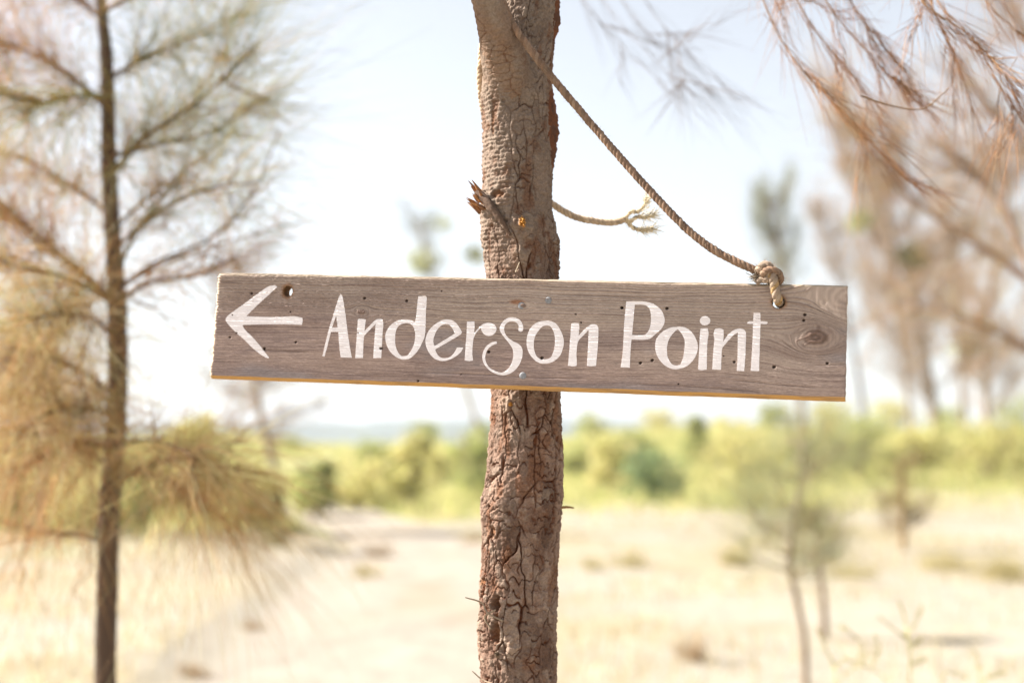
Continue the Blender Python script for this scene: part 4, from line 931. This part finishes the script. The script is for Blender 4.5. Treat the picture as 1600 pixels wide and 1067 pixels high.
# meadow grass, dry tufts
def blades(name, label, n, xr, yfun, hgt_, wd, pal, keep=None):
    x = rng.uniform(*xr, n); y = yfun(n)
    if keep is not None: k = keep(x, y); x, y = x[k], y[k]
    n = len(x); z = gz(x, y); hh = hgt_ * rng.uniform(.4, 1.3, n); az = rng.uniform(0, 2 * math.pi, n); ln = rng.normal(0, .35, (n, 2)) * hh[:, None]
    b = np.stack([np.cos(az), np.sin(az), 0 * az], -1) * (wd * rng.uniform(.5, 1.3, n))[:, None]; p = np.stack([x, y, z - .01], -1); tip = p + np.stack([ln[:, 0], ln[:, 1], hh], -1)
    mid = (p + tip) / 2 - np.stack([ln[:, 0] * .2, ln[:, 1] * .2, -hh * .08], -1)
    V = np.stack([p - b, p + b, mid + b * .7, tip, mid - b * .7], 1)
    V4 = np.stack([V[:, 0], V[:, 1], V[:, 2], V[:, 4], V[:, 3]], 1).reshape(-1, 3); i = np.arange(n)[:, None] * 5
    Fq = np.concatenate([i + np.array([[0, 1, 2, 3]])]); 
    A = Acc(); col = np.repeat(pal[rng.integers(0, len(pal), n)] * rng.uniform(.75, 1.25, (n, 1)), 5, 0)
    A.add(V4, Fq, col); A2 = np.concatenate([i + np.array([[3, 2, 4, 4]])])
    me = mesh_np(name, V4, np.concatenate([np.stack([Fq[:, 0], Fq[:, 1], Fq[:, 2]], -1), np.stack([Fq[:, 0], Fq[:, 2], Fq[:, 3]], -1), i + np.array([[3, 2, 4]])]), col, False)
    o = link(name, me, M_leaf); tag(o, label, 'grass', None, 'stuff'); return o
edgef = lambda x: 20.5 + 9.5 * sstep(-6, 1, x) + 5 * sstep(3, 14, x)
blades('meadow_grass', 'green meadow grass in front of and between the bushes', 90000, (-28, 28), lambda n: rng.uniform(18, 75, n), .36, .022, np.vstack([G1[:3], G2]), lambda x, y: (y > edgef(x) + 6 * fbm(x * .35, y * .35, 21, 4) + 1.6 * rng.normal(size=x.shape)) & (np.abs(x - path_x(y)) > 1.2) & (np.abs(x) < y * .4))
STRAW = np.array([(.50, .43, .27), (.46, .38, .22), (.55, .49, .34), (.42, .34, .19)])
blades('dry_grass', 'sparse pale straw grass scattered over the sandy ground', 110000, (-14, 16), lambda n: 6.5 + 28 * rng.uniform(0, 1, n) ** 1.3, .13, .006, STRAW, lambda x, y: (np.abs(x - path_x(y)) > 1.1) & (fbm(x * .5, y * .5, 602, 4) + .15 * rng.normal(size=x.shape) > .02) & (np.abs(x) < y * .42) & (y < edgef(x) + 1))
def tuft(px, py, w, h_, n, pal, label, name='grass_tuft', cat='grass tuft', r=.0026):
    n = int(n * 1.2)
    d = gd(py); b = P(px, py, d); b[2] = float(gz(b[0], b[1])); e_ = Acc()
    st = b + np.stack([np.clip(rng.normal(0, w * .26, n), -w * .5, w * .5), np.clip(rng.normal(0, w * .26, n), -w * .5, w * .5), np.zeros(n) - .02], -1); dr = norm(np.stack([rng.normal(0, .4, n), rng.normal(0, .4, n), np.ones(n)], -1))
    needles(e_, st, dr, rng.uniform(.4, 1.2, n) * h_, .25, r, pal[rng.integers(0, len(pal), n)] * rng.uniform(.7, 1.2, (n, 1)), .3, 4)
    o = link(name, mesh_np(name, np.concatenate(e_.V) - b, np.concatenate(e_.F), np.concatenate(e_.C)), M_leaf); o.location = b; tag(o, label, cat, None); return o
YG = np.array([(.58, .50, .24), (.64, .55, .30), (.50, .45, .20)]); BR = np.array([(.54, .41, .26), (.60, .47, .32), (.48, .36, .23)])
tuft(432, 868, .35, .42, 160, YG, 'yellow grass tuft at the left side of the track, below the dark thin tree')
tuft(592, 874, .35, .30, 140, BR, 'brown tuft on the worn track edge below the left half of the sign')
tuft(572, 905, .30, .22, 120, YG, 'pale yellow tuft a little nearer on the same worn track edge')
tuft(395, 990, .25, .12, 120, BR, 'low brown tuft midway down the worn track edge')
tuft(300, 1048, .22, .13, 140, BR, 'low brown tuft at the bottom end of the worn track edge')
tuft(738, 855, .35, .16, 140, BR, 'rusty brown tuft touching the central trunk on its left')
tuft(985, 892, .40, .30, 160, YG, 'straw yellow tuft on the pale ground right of the trunk')
tuft(925, 898, .25, .22, 110, YG, 'smaller yellow tuft nearest the right side of the trunk')
tuft(1082, 1030, .22, .30, 120, BR, 'dead brown weed on the pale ground below the letter P of the sign')
tuft(1330, 905, .6, .25, 260, YG, 'wide straw tuft between the olive sapling and the ochre sapling')
tuft(1480, 890, .7, .35, 300, YG, 'broad yellow grass clump right of the ochre sapling')
tuft(1570, 905, .5, .45, 320, YG, 'straw green clump on the pale ground at the right edge')
tuft(1150, 886, .35, .35, 240, YG, 'small straw clump left of the grey green young tree')

# twiggy green weed close by at the lower right
dw = 3.9
e = empty('twiggy_weed', tuple(P(1410, HY + CZ * F / dw, dw))); tag(e, 'twiggy olive green weed poking up at the bottom right corner', 'plant')
A = Acc(); WC = (.40, .36, .15); gzb = HY + CZ * F / dw
WD = [([(1410, gzb + 10), (1425, 1300), (1422, 1067), (1421, 1010), (1414, 970), (1405, 938)], .004),
      ([(1420, 1000), (1400, 985), (1375, 965)], .0022), ([(1418, 990), (1432, 970), (1440, 945)], .0018), ([(1421, 1040), (1445, 1030)], .0018), ([(1421, 1012), (1440, 998)], .002),
      ([(1400, gzb + 10), (1330, 1300), (1306, 1067), (1302, 1040), (1285, 1000), (1278, 985)], .0035), ([(1303, 1045), (1320, 1030), (1345, 1035), (1355, 1020)], .002),
      ([(1306, 1067), (1330, 1045), (1350, 1040), (1370, 1050), (1390, 1062)], .002), ([(1345, 1035), (1345, 1005), (1325, 985), (1312, 978)], .0018), ([(1360, 1045), (1372, 1020), (1365, 990)], .0018),
      ([(1420, gzb + 10), (1460, 1300), (1470, 1075), (1490, 1052), (1510, 1060)], .003), ([(1415, gzb + 10), (1510, 1300), (1530, 1070), (1528, 1040), (1524, 1018)], .003), ([(1530, 1068), (1555, 1055), (1570, 1050)], .0018)]
lf = Acc()
for pts, r in WD:
    L_ = [P(x, y, dw + rng.uniform(-.04, .04)) for x, y in pts]; pth = tube1(A, L_, [r * .7, r * .35], WC, 6, 40, .3, False)
    n = 46; i = rng.integers(int(len(pth) * (.55 if len(pts) > 5 else .1)), len(pth), n); d = norm(rng.normal(size=(n, 3)) + np.array((0, 0, .5)))
    needles(lf, pth[i], d, rng.uniform(.008, .022, n), .0, .0009, np.array((.44, .40, .16)) * rng.uniform(.7, 1.3, (n, 1)), .2, 3)
A.build('stem', M_twig, e); o = lf.build('leaf', M_leaf, e); o['kind'] = 'stuff'
# ------------------------------------------------------------------ summer haze
bm = bmesh.new(); bmesh.ops.create_cube(bm, size=1.0); me = bpy.data.meshes.new('haze'); bm.to_mesh(me); bm.free()
hz = bpy.data.objects.new('haze', me); COL.objects.link(hz); hz.dimensions = (8600, 8600, 42); hz.location = (0, 0, 42 / 2 - 8)
hz.scale = (8600, 8600, 42)
tag(hz, kind='stuff'); hz['label'] = 'thin bluish summer haze over the distant ridge'; hz['category'] = 'haze'
hm = bpy.data.materials.new('haze'); hm.use_nodes = True; hn = hm.node_tree.nodes; hn.clear()
ho = hn.new('ShaderNodeOutputMaterial'); hv = hn.new('ShaderNodeVolumePrincipled'); hv.inputs['Color'].default_value = (.80, .88, 1.0, 1); hv.inputs['Density'].default_value = .00032; hv.inputs['Anisotropy'].default_value = .2
hm.node_tree.links.new(hv.outputs[0], ho.inputs['Volume']); me.materials.append(hm)
print('tris', sum(len(o.data.polygons) for o in sc.objects if o.type == 'MESH'))
